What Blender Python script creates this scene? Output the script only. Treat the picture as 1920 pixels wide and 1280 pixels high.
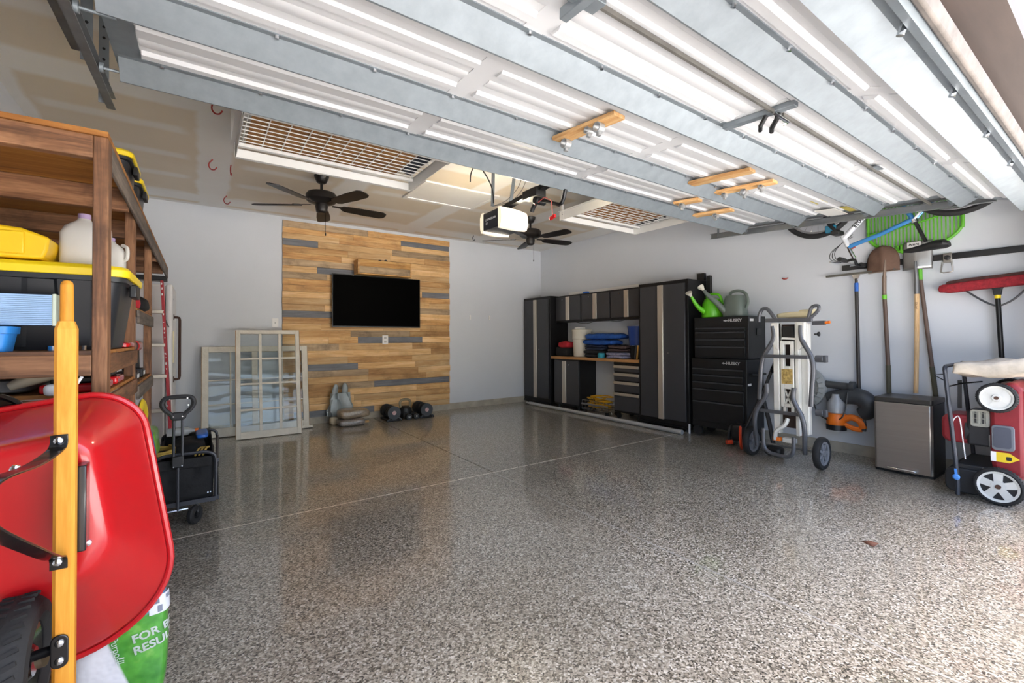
import bpy, bmesh, math, random
from mathutils import Vector, Matrix, noise, Euler
for o in list(bpy.data.objects): bpy.data.objects.remove(o)
S = bpy.context.scene
C = S.collection
V = Vector
pi = math.pi
# ------------------------------------------------------------------ camera
CAMH = 1.12
yaw, pit, rol, FPX, CY = 0.61018, 0.01398, -0.0055, 837.9, 622.0
f = V((math.sin(yaw)*math.cos(pit), math.cos(yaw)*math.cos(pit), math.sin(pit)))
r = V((math.cos(yaw), -math.sin(yaw), 0)); u = r.cross(f)
r2 = r*math.cos(rol)+u*math.sin(rol); u2 = -r*math.sin(rol)+u*math.cos(rol)
cd = bpy.data.cameras.new('camera'); cam = bpy.data.objects.new('camera', cd); C.objects.link(cam)
m = Matrix.Identity(4)
for i, c in enumerate((r2, u2, -f)):
    for k in range(3): m[k][i] = c[k]
m.translation = V((0, 0, CAMH)); cam.matrix_world = m
cd.sensor_width = 36; cd.lens = FPX/1920*36; cd.shift_y = (CY-640)/1920; cd.clip_start = .02; cd.clip_end = 200
S.camera = cam
# ------------------------------------------------------------------ light
W = bpy.data.worlds.new('sky'); S.world = W; W.use_nodes = True
bg = W.node_tree.nodes['Background']; bg.inputs[1].default_value = .27
sky = W.node_tree.nodes.new('ShaderNodeTexSky'); sky.sky_type = 'NISHITA'; sky.sun_disc = False
sky.sun_elevation = math.radians(62); sky.sun_rotation = math.radians(100); sky.dust_density = 5; sky.air_density = 1; sky.ozone_density = 1
W.node_tree.links.new(sky.outputs[0], bg.inputs[0])
sd = bpy.data.lights.new('sun', 'SUN'); sd.energy = 10.5; sd.angle = .02; sd.color = (1, .98, .95)
sun = bpy.data.objects.new('sun', sd); C.objects.link(sun)
sun.rotation_euler = V((-.30, -.40, -.86)).to_track_quat('-Z', 'Y').to_euler()
vs = S.view_settings
vs.view_transform = 'Standard'; vs.look = 'None'; vs.gamma = 1; vs.use_curve_mapping = False
vs.exposure = 1.86
LENS = 330
# ------------------------------------------------------------------ materials
def lin(c):
    if isinstance(c, str):
        c = c.lstrip('#'); c = [int(c[i:i+2], 16)/255 for i in (0, 2, 4)]
    else: c = [x/255 for x in c]
    return tuple(x/12.92 if x <= .04045 else ((x+.055)/1.055)**2.4 for x in c)
def node(nt, t, **k):
    n = nt.nodes.new(t)
    for a, b in k.items():
        if a.startswith('i_'):
            s = n.inputs[int(a[2:])] if a[2:].isdigit() else n.inputs[a[2:].replace('_', ' ')]
            if hasattr(b, 'is_output'): nt.links.new(b, s)
            else: s.default_value = b
        else: setattr(n, a, b)
    return n
def ramp(nt, fac, stops, interp='LINEAR'):
    n = nt.nodes.new('ShaderNodeValToRGB'); n.color_ramp.interpolation = interp
    e = n.color_ramp.elements
    while len(e) < len(stops): e.new(.5)
    for x, (p, c) in zip(e, stops): x.position = p; x.color = (*c, 1) if len(c) == 3 else c
    nt.links.new(fac, n.inputs[0]); return n.outputs[0]
def mth(nt, op, a, b=0., c=0.):
    n = nt.nodes.new('ShaderNodeMath'); n.operation = op
    for i, x in enumerate((a, b, c)):
        if hasattr(x, 'is_output'): nt.links.new(x, n.inputs[i])
        else: n.inputs[i].default_value = x
    return n.outputs[0]
def mixc(nt, fac, a, b, bt='MIX'):
    n = nt.nodes.new('ShaderNodeMix'); n.data_type = 'RGBA'; n.blend_type = bt
    for s, x in ((n.inputs[0], fac), (n.inputs[6], a), (n.inputs[7], b)):
        if hasattr(x, 'is_output'): nt.links.new(x, s)
        elif isinstance(x, tuple): s.default_value = (*x[:3], 1)
        else: s.default_value = x
    return n.outputs[2]
def newmat(name):
    M = bpy.data.materials.new(name); M.use_nodes = True
    nt = M.node_tree; return M, nt, nt.nodes['Principled BSDF']
def coords(nt, scale=(1, 1, 1), rnd=False):
    tc = nt.nodes.new('ShaderNodeTexCoord'); mp = nt.nodes.new('ShaderNodeMapping')
    mp.inputs['Scale'].default_value = scale; nt.links.new(tc.outputs['Object'], mp.inputs[0])
    if rnd:
        oi = nt.nodes.new('ShaderNodeObjectInfo'); sc = node(nt, 'ShaderNodeVectorMath', operation='SCALE', i_0=(37, 53, 71))
        nt.links.new(oi.outputs['Random'], sc.inputs['Scale']); nt.links.new(sc.outputs[0], mp.inputs['Location'])
    return mp.outputs[0]
_mc = {}
def mat(name, col, rough=.5, metal=0, var=.06, scale=7, stretch=(1, 1, 1), bump=0., bs=None, coat=0., col2=None, spec=.5, trans=0., rvar=0., rnd=0.):
    if name in _mc: return _mc[name]
    M, nt, P = newmat(name); c = lin(col)
    v = coords(nt, stretch, rnd > 0)
    n = node(nt, 'ShaderNodeTexNoise', i_Vector=v, i_Scale=scale, i_Detail=5., i_Roughness=.6)
    d = lin(col2) if col2 else None
    a = tuple(x*(1-var) for x in c) if d is None else c
    b = tuple(min(1, x*(1+var)) for x in c) if d is None else d
    o = ramp(nt, n.outputs[0], [(.3, a), (.7, b)])
    if rnd:
        oi = nt.nodes.new('ShaderNodeObjectInfo')
        h = node(nt, 'ShaderNodeHueSaturation'); nt.links.new(o, h.inputs['Color'])
        nt.links.new(mth(nt, 'MULTIPLY_ADD', oi.outputs['Random'], 2*rnd, 1-rnd), h.inputs['Value']); o = h.outputs[0]
    nt.links.new(o, P.inputs['Base Color'])
    P.inputs['Roughness'].default_value = rough; P.inputs['Metallic'].default_value = metal
    P.inputs['Coat Weight'].default_value = coat; P.inputs['Coat Roughness'].default_value = .08
    P.inputs['Specular IOR Level'].default_value = spec; P.inputs['Transmission Weight'].default_value = trans
    if rvar: nt.links.new(mth(nt, 'MULTIPLY_ADD', n.outputs[0], rvar, rough-rvar/2), P.inputs['Roughness'])
    if bump:
        n2 = node(nt, 'ShaderNodeTexNoise', i_Vector=v, i_Scale=bs or scale*6, i_Detail=4.)
        b_ = node(nt, 'ShaderNodeBump', i_Strength=bump, i_Distance=.01); nt.links.new(n2.outputs[0], b_.inputs['Height'])
        nt.links.new(b_.outputs[0], P.inputs['Normal'])
    _mc[name] = M; return M
def emit(name, col, st, base=None):
    M, nt, P = newmat(name); c = lin(col)
    P.inputs['Base Color'].default_value = (*(lin(base) if base else c), 1)
    P.inputs['Emission Color'].default_value = (*c, 1); P.inputs['Emission Strength'].default_value = st
    P.inputs['Roughness'].default_value = .3; return M
def wood(name, dark, mid, light, axis=0, rough=.65, stain=.5, sc=1., rv=.22, grey=.0):
    M, nt, P = newmat(name)
    st = [9, 9, 9]; st[axis] = .7
    v = coords(nt, tuple(x*sc for x in st), True)
    n = node(nt, 'ShaderNodeTexNoise', i_Vector=v, i_Scale=2.2, i_Detail=7., i_Roughness=.62, i_Distortion=.6)
    fine = node(nt, 'ShaderNodeTexNoise', i_Vector=v, i_Scale=14., i_Detail=3.)
    k = mth(nt, 'MULTIPLY_ADD', fine.outputs[0], .25, mth(nt, 'MULTIPLY', n.outputs[0], .8))
    o = ramp(nt, k, [(.34, lin(dark)), (.5, lin(mid)), (.68, lin(light))])
    v2 = coords(nt, (2.2*sc,)*3, True)
    n2 = node(nt, 'ShaderNodeTexNoise', i_Vector=v2, i_Scale=1.3, i_Detail=5., i_Roughness=.7)
    o = mixc(nt, mth(nt, 'MULTIPLY', ramp(nt, n2.outputs[0], [(.5, (0, 0, 0)), (.68, (1, 1, 1))]), stain), o, tuple(x*.32 for x in lin(dark)))
    oi = nt.nodes.new('ShaderNodeObjectInfo')
    h = node(nt, 'ShaderNodeHueSaturation', i_Saturation=1-grey); nt.links.new(o, h.inputs['Color'])
    nt.links.new(mth(nt, 'MULTIPLY_ADD', oi.outputs['Random'], 2*rv, 1-rv), h.inputs['Value'])
    nt.links.new(h.outputs[0], P.inputs['Base Color']); P.inputs['Roughness'].default_value = rough
    b_ = node(nt, 'ShaderNodeBump', i_Strength=.25, i_Distance=.004); nt.links.new(k, b_.inputs['Height']); nt.links.new(b_.outputs[0], P.inputs['Normal'])
    return M
# ------------------------------------------------------------------ mesh builder
class MB:
    def __init__(s): s.v = []; s.f = []
    def add(s, vs, fs):
        n = len(s.v); s.v += [V(p) for p in vs]; s.f += [tuple(i+n for i in q) for q in fs]; return s
    def bx(s, x0, x1, y0, y1, z0, z1, M=None):
        vs = [V((x, y, z)) for x in (x0, x1) for y in (y0, y1) for z in (z0, z1)]
        if M: vs = [M @ p for p in vs]
        return s.add(vs, [(0, 1, 3, 2), (4, 6, 7, 5), (0, 4, 5, 1), (2, 3, 7, 6), (0, 2, 6, 4), (1, 5, 7, 3)])
    def beam(s, p, q, w, h, up=(0, 0, 1)):
        p, q = V(p), V(q); d = (q-p).normalized(); up = V(up)
        if abs(d.dot(up)) > .99: up = V((0, 1, 0))
        sd = d.cross(up).normalized(); up = sd.cross(d)
        vs = [a+sd*(i*w/2)+up*(j*h/2) for a in (p, q) for i in (-1, 1) for j in (-1, 1)]
        return s.add(vs, [(0, 1, 3, 2), (4, 6, 7, 5), (0, 4, 5, 1), (2, 3, 7, 6), (0, 2, 6, 4), (1, 5, 7, 3)])
    def cyl(s, p, q, r0, r1=None, n=14):
        r1 = r0 if r1 is None else r1; p, q = V(p), V(q); d = (q-p).normalized()
        a = d.orthogonal().normalized(); b = d.cross(a); vs = []
        for c, rr in ((p, r0), (q, r1)):
            for i in range(n): t = 2*pi*i/n; vs.append(c+(a*math.cos(t)+b*math.sin(t))*rr)
        return s.add(vs, [(i, (i+1) % n, n+(i+1) % n, n+i) for i in range(n)]+[tuple(range(n))[::-1], tuple(range(n, 2*n))])
    def tube(s, pts, rr, n=8, closed=False, flat=None):
        pts = [V(p) for p in pts]; N = len(pts); vs = []; fs = []; prev = None
        for i, p in enumerate(pts):
            if closed: d = pts[(i+1) % N]-pts[i-1]
            else: d = pts[min(i+1, N-1)]-pts[max(i-1, 0)]
            d = d.normalized() if d.length > 1e-9 else V((0, 0, 1))
            a = (prev - d*prev.dot(d)) if prev else (V((0, 0, 1)) if abs(d.z) < .9 else V((1, 0, 0))); a = a-d*a.dot(d)
            a.normalize(); prev = a; b = d.cross(a); q = rr[i] if isinstance(rr, (list, tuple)) else rr
            for k in range(n): t = 2*pi*k/n; vs.append(p+a*math.cos(t)*q+b*math.sin(t)*q*(flat or 1))
        for i in range(N if closed else N-1):
            j = (i+1) % N
            for k in range(n): l = (k+1) % n; fs.append((i*n+k, i*n+l, j*n+l, j*n+k))
        if not closed: fs += [tuple(range(n))[::-1], tuple(range((N-1)*n, N*n))]
        return s.add(vs, fs)
    def lathe(s, prof, n=24, M=None):
        vs = []; fs = []; k = len(prof)
        for i in range(n):
            t = 2*pi*i/n
            for rr, z in prof:
                p = V((rr*math.cos(t), rr*math.sin(t), z)); vs.append(M @ p if M else p)
        for i in range(n):
            j = (i+1) % n
            for a in range(k-1): fs.append((i*k+a, j*k+a, j*k+a+1, i*k+a+1))
        if prof[0] != prof[-1]:
            if prof[0][0] > 1e-6: fs.append(tuple(i*k for i in range(n))[::-1])
            if prof[-1][0] > 1e-6: fs.append(tuple(i*k+k-1 for i in range(n)))
        return s.add(vs, fs)
    def prism(s, poly, d0, d1, M):  # poly in local xy, extruded along local z, placed by M
        n = len(poly); vs = [M @ V((x, y, d0)) for x, y in poly]+[M @ V((x, y, d1)) for x, y in poly]
        return s.add(vs, [tuple(range(n))[::-1], tuple(range(n, 2*n))]+[(i, (i+1) % n, n+(i+1) % n, n+i) for i in range(n)])
    def loops(s, L, cap0=True, cap1=True):  # list of equal-length closed loops
        n = len(L[0]); vs = [p for l in L for p in l]; fs = []
        for i in range(len(L)-1):
            for k in range(n): l = (k+1) % n; fs.append((i*n+k, i*n+l, (i+1)*n+l, (i+1)*n+k))
        if cap0: fs.append(tuple(range(n))[::-1])
        if cap1: fs.append(tuple(range((len(L)-1)*n, len(L)*n)))
        return s.add(vs, fs)
    def soft(s, x0, x1, y0, y1, z0, z1, e1=.35, e2=.35, amp=.01, seed=0, nu=28, nv=14, fr=9., M=None):
        cx, cy, cz = (x0+x1)/2, (y0+y1)/2, (z0+z1)/2; a, b, c = (x1-x0)/2, (y1-y0)/2, (z1-z0)/2
        pw = lambda x, e: math.copysign(abs(x)**e, x); vs = []; fs = []
        for j in range(nv+1):
            ph = -pi/2+pi*j/nv
            for i in range(nu):
                t = 2*pi*i/nu
                p = V((cx+a*pw(math.cos(ph), e1)*pw(math.cos(t), e2), cy+b*pw(math.cos(ph), e1)*pw(math.sin(t), e2), cz+c*pw(math.sin(ph), e1)))
                if amp:
                    q = noise.noise_vector(p*fr+V((seed*7.1, seed*3.3, seed))); p = p+q*amp
                    p.z = max(p.z, z0)
                vs.append(M @ p if M else p)
        for j in range(nv):
            for i in range(nu): k = (i+1) % nu; fs.append((j*nu+i, j*nu+k, (j+1)*nu+k, (j+1)*nu+i))
        return s.add(vs, fs)
    def xf(s, M):
        s.v = [M @ p for p in s.v]; return s
    def build(s, name, mt, parent=None, bev=0., sm=True, sub=0, ang=35, label=None, segs=2, solid=0):
        off = V((0, 0, 0)); q = parent
        while q: off += q.location; q = q.parent
        me = bpy.data.meshes.new(name); me.from_pydata([tuple(p-off) for p in s.v], [], s.f)
        bm = bmesh.new(); bm.from_mesh(me); bmesh.ops.recalc_face_normals(bm, faces=bm.faces); bm.to_mesh(me); bm.free()
        if sm:
            me.polygons.foreach_set('use_smooth', [True]*len(me.polygons)); me.set_sharp_from_angle(angle=math.radians(ang))
        me.materials.append(mt); o = bpy.data.objects.new(name, me); C.objects.link(o)
        if parent: o.parent = parent
        if solid: x = o.modifiers.new('Solidify', 'SOLIDIFY'); x.thickness = solid; x.offset = 0
        if bev: x = o.modifiers.new('Bevel', 'BEVEL'); x.width = bev; x.segments = segs; x.limit_method = 'ANGLE'; x.harden_normals = False
        if sub: x = o.modifiers.new('Subdivision', 'SUBSURF'); x.levels = sub; x.render_levels = sub
        if label: o['label'] = label
        return o
def tag(o, label=None, cat=None, group=None, kind=None):
    if label: o['label'] = label
    if cat: o['category'] = cat
    if group: o['group'] = group
    if kind: o['kind'] = kind
    return o
def thing(name, loc, label, cat, group=None):
    o = bpy.data.objects.new(name, None); o.empty_display_size = .05; C.objects.link(o); o.location = loc
    return tag(o, label, cat, group)
def struct(o): o['kind'] = 'structure'; return o
def one(mb, name, mt, base, label, cat, group=None, **k):   # a thing that is one mesh, origin at base
    o = mb.xf(Matrix.Translation(-V(base))).build(name, mt, None, **k); o.location = base
    return tag(o, label, cat, group)
def copy_tree(o, parent=None):
    c = o.copy(); C.objects.link(c)
    if parent: c.parent = parent
    for ch in list(o.children): copy_tree(ch, c)
    return c
def sm(pts, k=5, closed=False):
    pts = [V(p) for p in pts]; N = len(pts); out = []
    for i in range(N if closed else N-1):
        g = (lambda j: pts[j % N]) if closed else (lambda j: pts[min(max(j, 0), N-1)])
        p0, p1, p2, p3 = g(i-1), g(i), g(i+1), g(i+2)
        for a in range(k):
            t = a/k; out.append(.5*((2*p1)+(p2-p0)*t+(2*p0-5*p1+4*p2-p3)*t*t+(3*p1-p0-3*p2+p3)*t**3))
    if not closed: out.append(pts[-1])
    return out
def T(x, y, z): return Matrix.Translation((x, y, z))
def R(a, ax): return Matrix.Rotation(math.radians(a), 4, ax)
def frame(o, x, y, z=None):  # matrix from origin and axes
    x, y = V(x).normalized(), V(y).normalized(); z = V(z) if z else x.cross(y)
    M = Matrix.Identity(4)
    for i, c in enumerate((x, y, z)):
        for k in range(3): M[k][i] = c[k]
    M.translation = V(o); return M
def text(s, size, M, mt, parent, name='lettering', bold=0., sx=1.):
    cu = bpy.data.curves.new('t', 'FONT'); cu.body = s; cu.size = size; cu.extrude = .0006; cu.offset = bold
    cu.align_x = 'CENTER'; cu.align_y = 'CENTER'; o = bpy.data.objects.new('t', cu); C.objects.link(o)
    me = bpy.data.meshes.new_from_object(o.evaluated_get(bpy.context.evaluated_depsgraph_get()))
    bpy.data.objects.remove(o); mb = MB(); M = M @ Matrix.Diagonal((sx, 1, 1, 1))
    mb.add([M @ v.co for v in me.vertices], [tuple(p.vertices) for p in me.polygons])
    return mb.build(name, mt, parent, sm=False)
def rrect(w, h, rad, n=5):
    out = []
    for cx, cy, a0 in ((w/2-rad, h/2-rad, 0), (-w/2+rad, h/2-rad, 90), (-w/2+rad, -h/2+rad, 180), (w/2-rad, -h/2+rad, 270)):
        for i in range(n+1): t = math.radians(a0+90*i/n); out.append((cx+rad*math.cos(t), cy+rad*math.sin(t)))
    return out
# ------------------------------------------------------------------ palette
steel = mat('galvanised_steel', '868e93', .45, .4, var=.10, scale=14, bump=.02)
dsteel = mat('dull_steel', '8a8c8e', .45, .8, var=.12, scale=10)
alu = mat('brushed_aluminium', 'c9c1b4', .35, .7, var=.04, scale=3, stretch=(30, 30, 1))
chrome = mat('chrome', 'd8dadd', .15, 1, var=.02)
black = mat('black_plastic', '17181a', .42, 0, var=.2, scale=12)
blackm = mat('black_metal', '1b1b1d', .35, .3, var=.15, scale=10)
rubber = mat('black_rubber', '1c1c1d', .75, 0, var=.2, scale=20, bump=.1)
white = mat('white_paint', 'e9e8e6', .4, 0, var=.02)
greyp = mat('grey_tube_paint', '5b5c60', .35, .4, var=.05)
red = mat('red_paint', 'c3161c', .25, 0, var=.05, coat=.5)
orange = mat('orange_plastic', 'e0701c', .4, 0, var=.06)
blue = mat('blue_plastic', '1f5fb8', .4, 0, var=.06)
yellow = mat('yellow_plastic', 'f2d21c', .4, 0, var=.05, scale=4)
green = mat('green_plastic', '6cc02c', .4, 0, var=.06)
blackcloth = mat('black_fabric', '161617', .85, 0, var=.3, scale=18, bump=.25, bs=60)
redcloth = mat('red_fabric', 'b3202c', .85, 0, var=.2, scale=14, bump=.2)
# ================================================================== setting
XL, XR, YB, YF, ZC = -1.0, 5.1, 6.37, .24, 2.70
# floor: four epoxy slabs with flakes, saw-cut joints between
def floor_mat():
    M, nt, P = newmat('flake_epoxy')
    v = coords(nt)
    n0 = node(nt, 'ShaderNodeTexNoise', i_Vector=v, i_Scale=60., i_Detail=2.)
    vv = node(nt, 'ShaderNodeVectorMath', operation='MULTIPLY_ADD', i_0=n0.outputs['Color'], i_1=(.012, .012, 0), i_2=v)
    vo = node(nt, 'ShaderNodeTexVoronoi', i_Vector=vv.outputs[0], i_Scale=160.); vo.voronoi_dimensions = '2D'
    sep = node(nt, 'ShaderNodeSeparateColor', i_0=vo.outputs['Color'])
    c1 = ramp(nt, sep.outputs[0], [(0, lin('282622')), (.14, lin('605a50')), (.30, lin('8e877b')), (.55, lin('aea79a')), (.78, lin('ccc6b9')), (.93, lin('e6e3db'))], 'CONSTANT')
    vo2 = node(nt, 'ShaderNodeTexVoronoi', i_Vector=vv.outputs[0], i_Scale=330.); vo2.voronoi_dimensions = '2D'
    s2 = node(nt, 'ShaderNodeSeparateColor', i_0=vo2.outputs['Color'])
    c2 = ramp(nt, s2.outputs[1], [(0, lin('2a2724')), (.35, lin('6f6759')), (.7, lin('b0a795'))], 'CONSTANT')
    o = mixc(nt, .3, c1, c2)
    big = node(nt, 'ShaderNodeTexNoise', i_Vector=v, i_Scale=1.1, i_Detail=4.)
    o = mixc(nt, 1., o, ramp(nt, big.outputs[0], [(.3, (.84, .82, .80)), (.7, (1, 1, 1))]), 'MULTIPLY')
    nt.links.new(o, P.inputs['Base Color'])
    P.inputs['Roughness'].default_value = .30; P.inputs['Coat Weight'].default_value = .9; P.inputs['Coat Roughness'].default_value = .07
    nt.links.new(mth(nt, 'MULTIPLY_ADD', big.outputs[0], .16, .26), P.inputs['Roughness'])
    b_ = node(nt, 'ShaderNodeBump', i_Strength=.18, i_Distance=.002); nt.links.new(sep.outputs[2], b_.inputs['Height']); nt.links.new(b_.outputs[0], P.inputs['Normal'])
    b2 = node(nt, 'ShaderNodeBump', i_Strength=.04, i_Distance=.002); nt.links.new(n0.outputs[0], b2.inputs['Height']); nt.links.new(b2.outputs[0], P.inputs['Coat Normal'])
    return M
FLK = floor_mat()
conc = mat('bare_concrete', 'a9a294', .85, 0, var=.22, scale=5, bump=.3)
flr = struct(MB().bx(XL, XR, YF-.1, YB, -.14, -.012).build('floor', mat('joint_filler', '5f564a', .6, var=.2)))
jx, jy, g = 2.016, 3.165, .0045
for x0, x1 in ((XL, jx-g), (jx+g, XR)):
    for y0, y1 in ((YF-.1, jy-g), (jy+g, YB)):
        MB().bx(x0, x1, y0, y1, -.012, 0).build('slab', FLK, flr)
MB().bx(XL, XR, jy-g, jy+g, -.012, .0004).build('joint_strip', mat('pale_sealant', 'e0d9cb', .6, var=.3, scale=12), flr)
MB().bx(jx-g, jx+g, YF-.1, jy-g, -.012, .0002).build('joint_strip', mat('grey_sealant', '9d9a95', .6, var=.2, scale=12), flr)
struct(MB().bx(-14, 18, -22, YF-.1, -.16, -.02).build('driveway', mat('driveway_concrete', 'cbc9c5', .9, var=.06, scale=2, bump=.1)))
paint = mat('grey_wall_paint', 'cdd1d7', .6, 0, var=.025, scale=1.3, bump=.03, bs=60)
struct(MB().bx(XL-.12, XR+.12, YB, YB+.12, .097, ZC+.1).build('wall_back', paint))
struct(MB().bx(XR, XR+.12, YF, YB, .097, ZC+.1).build('wall_right', paint))
struct(MB().bx(XL-.12, XL, YF, YB, .097, ZC+.1).build('wall_left', paint))
struct(MB().bx(XL-.12, XR+.12, YB-.012, YB+.12, -.1, .097).build('baseboard_back', conc, bev=.004))
struct(MB().bx(XR-.012, XR+.12, YF, YB, -.1, .097).build('baseboard_right', conc, bev=.004))
struct(MB().bx(XL-.12, XL+.012, YF, YB, -.1, .097).build('baseboard_left', conc, bev=.004))
fw = mat('stucco_outside', 'b9a892', .9, var=.05, bump=.2)
w = MB().bx(XL-.12, -.40, YF, YF+.14, -.1, 2.2).bx(4.72, XR+.12, YF, YF+.14, -.1, 2.2).bx(XL-.12, XR+.12, YF, YF+.14, 2.20, ZC+.1)
struct(w.build('wall_front', fw))
struct(MB().bx(-.40, 4.72, YF-.005, YF+.15, 2.135, 2.2).build('trim_1', mat('brown_trim', '43362f', .6, var=.15, scale=4, stretch=(1, 8, 8))))
# ceiling: unpainted drywall with joint compound over seams and screw rows
def ceil_mat():
    M, nt, P = newmat('mudded_drywall')
    v = coords(nt); sx = node(nt, 'ShaderNodeSeparateXYZ', i_0=v)
    nz = node(nt, 'ShaderNodeTexNoise', i_Vector=v, i_Scale=3.0, i_Detail=3.)
    X = mth(nt, 'MULTIPLY_ADD', nz.outputs[0], .10, mth(nt, 'ADD', sx.outputs[0], -.05))
    Y = mth(nt, 'MULTIPLY_ADD', nz.outputs[0], .06, mth(nt, 'ADD', sx.outputs[1], -.03))
    def per(x, off, p):  # distance to nearest multiple
        q = mth(nt, 'PINGPONG', mth(nt, 'ADD', x, -off+p*20), p/2); return q
    bx_ = per(X, .11, 1.19); by_ = per(Y, 4.17, .585)
    m1 = ramp(nt, bx_, [(.115, (1, 1, 1)), (.15, (0, 0, 0))])
    gate = ramp(nt, bx_, [(.17, (0, 0, 0)), (.24, (1, 1, 1))])
    m2 = mth(nt, 'MULTIPLY', mth(nt, 'MULTIPLY', ramp(nt, by_, [(.035, (1, 1, 1)), (.09, (0, 0, 0))]), gate), .75)
    m3 = ramp(nt, mth(nt, 'PINGPONG', mth(nt, 'ADD', Y, -3.62+2.44*10), 1.22), [(.12, (1, 1, 1)), (.17, (0, 0, 0))])
    e = ramp(nt, mth(nt, 'SUBTRACT', YB, Y), [(.07, (1, 1, 1)), (.1, (0, 0, 0))])
    e2 = ramp(nt, mth(nt, 'SUBTRACT', XR, X), [(.10, (1, 1, 1)), (.14, (0, 0, 0))])
    e3 = ramp(nt, mth(nt, 'SUBTRACT', X, XL), [(.07, (1, 1, 1)), (.1, (0, 0, 0))])
    mk = m1
    for q in (m2, m3, e, e2, e3): mk = mth(nt, 'MAXIMUM', mk, q)
    n2 = node(nt, 'ShaderNodeTexNoise', i_Vector=v, i_Scale=1.2, i_Detail=4.)
    pap = ramp(nt, n2.outputs[0], [(.3, lin('d6c9b5')), (.7, lin('e0d5c5'))])
    mud = ramp(nt, n2.outputs[0], [(.3, lin('e4e1dd')), (.7, lin('ecebe8'))])
    nt.links.new(mixc(nt, mk, pap, mud), P.inputs['Base Color']); P.inputs['Roughness'].default_value = .85
    return M
struct(MB().bx(XL-.12, XR+.12, YF, YB+.12, ZC, ZC+.12).build('ceiling', ceil_mat()))
# attic hatch in the ceiling
t = thing('attic_hatch', (2.27, 4.43, 2.7), 'white flat attic hatch with thin trim in the ceiling beside the fan', 'hatch')
MB().bx(1.88, 2.68, 4.16, 4.70, 2.692, 2.70).build('panel', white, t)
for a in ((1.84, 2.72, 4.115, 4.16), (1.84, 2.72, 4.70, 4.745), (1.84, 1.88, 4.16, 4.70), (2.68, 2.72, 4.16, 4.70)):
    MB().bx(*a, 2.682, 2.70).build('trim_strip', white, t, bev=.003)
# pallet wood feature wall
P_ = [wood('pallet_light', 'b98a55', 'd2a972', 'e2c193', stain=.25), wood('pallet_mid', '9c6f3f', 'bd8e56', 'd4ad76', stain=.4),
      wood('pallet_weathered', '836a4b', 'a68a64', 'bfa37c', stain=.6, grey=.1)]
PG = wood('pallet_grey_paint', '5c5d61', '6c6e73', '7d7f84', stain=.25, rv=.1)
pw = struct(MB().bx(.868, 3.24, YB-.006, YB+.01, .09, 2.655).build('wall_cladding', mat('dark_backing', '3a2c1e', .9)))
anchors = [(0, 2.655), (1, 2.569), (3, 2.42), (7, 2.076), (10, 1.826), (14, 1.492), (18, 1.150), (22, .785), (25, .525), (29, .172), (30, .09)]
tops = []
for (i, a), (j, b) in zip(anchors, anchors[1:]): tops += [a+(b-a)*k/(j-i) for k in range(j-i)]
tops.append(.09)
grey = {3: (.866, 1.29), 1: (2.438, 3.23), 7: (1.281, 2.518), 10: (2.768, 3.23), 14: (.866, 1.55), 18: (1.812, 2.774), 22: (1.14, 1.812), 25: (2.039, 3.23), 29: (1.0, 2.039)}
rng = random.Random(5)
for i in range(30):
    x0, x1 = .866+rng.uniform(-.006, .006), 3.236+rng.uniform(-.006, .008)
    segs = []
    def fill(a, b):
        while b-a > .001:
            L = rng.uniform(.45, 1.25)
            if b-a-L < .3: L = b-a
            segs.append((a, a+L, rng.choice((0, 0, 0, 1, 1, 1, 2)))); a += L
    if i in grey:
        ga, gb = grey[i]; fill(x0, max(ga, x0)); segs.append((max(ga, x0), min(gb, x1), 3)); fill(min(gb, x1), x1)
    else: fill(x0, x1)
    for a, b, k in segs:
        th = rng.uniform(.014, .021); dz = rng.uniform(.001, .004); sl = rng.uniform(-.0012, .0012)
        z0, z1 = tops[i+1], tops[i]
        mb = MB().bx(a+.0008, b-.0008, YB-.006-th, YB-.006, z0+dz*.5, z1-dz*.5)
        for p in mb.v: p.z += sl*(1 if p.x > (a+b)/2 else -1)
        mb.build('plank', PG if k == 3 else P_[k], pw)
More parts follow.
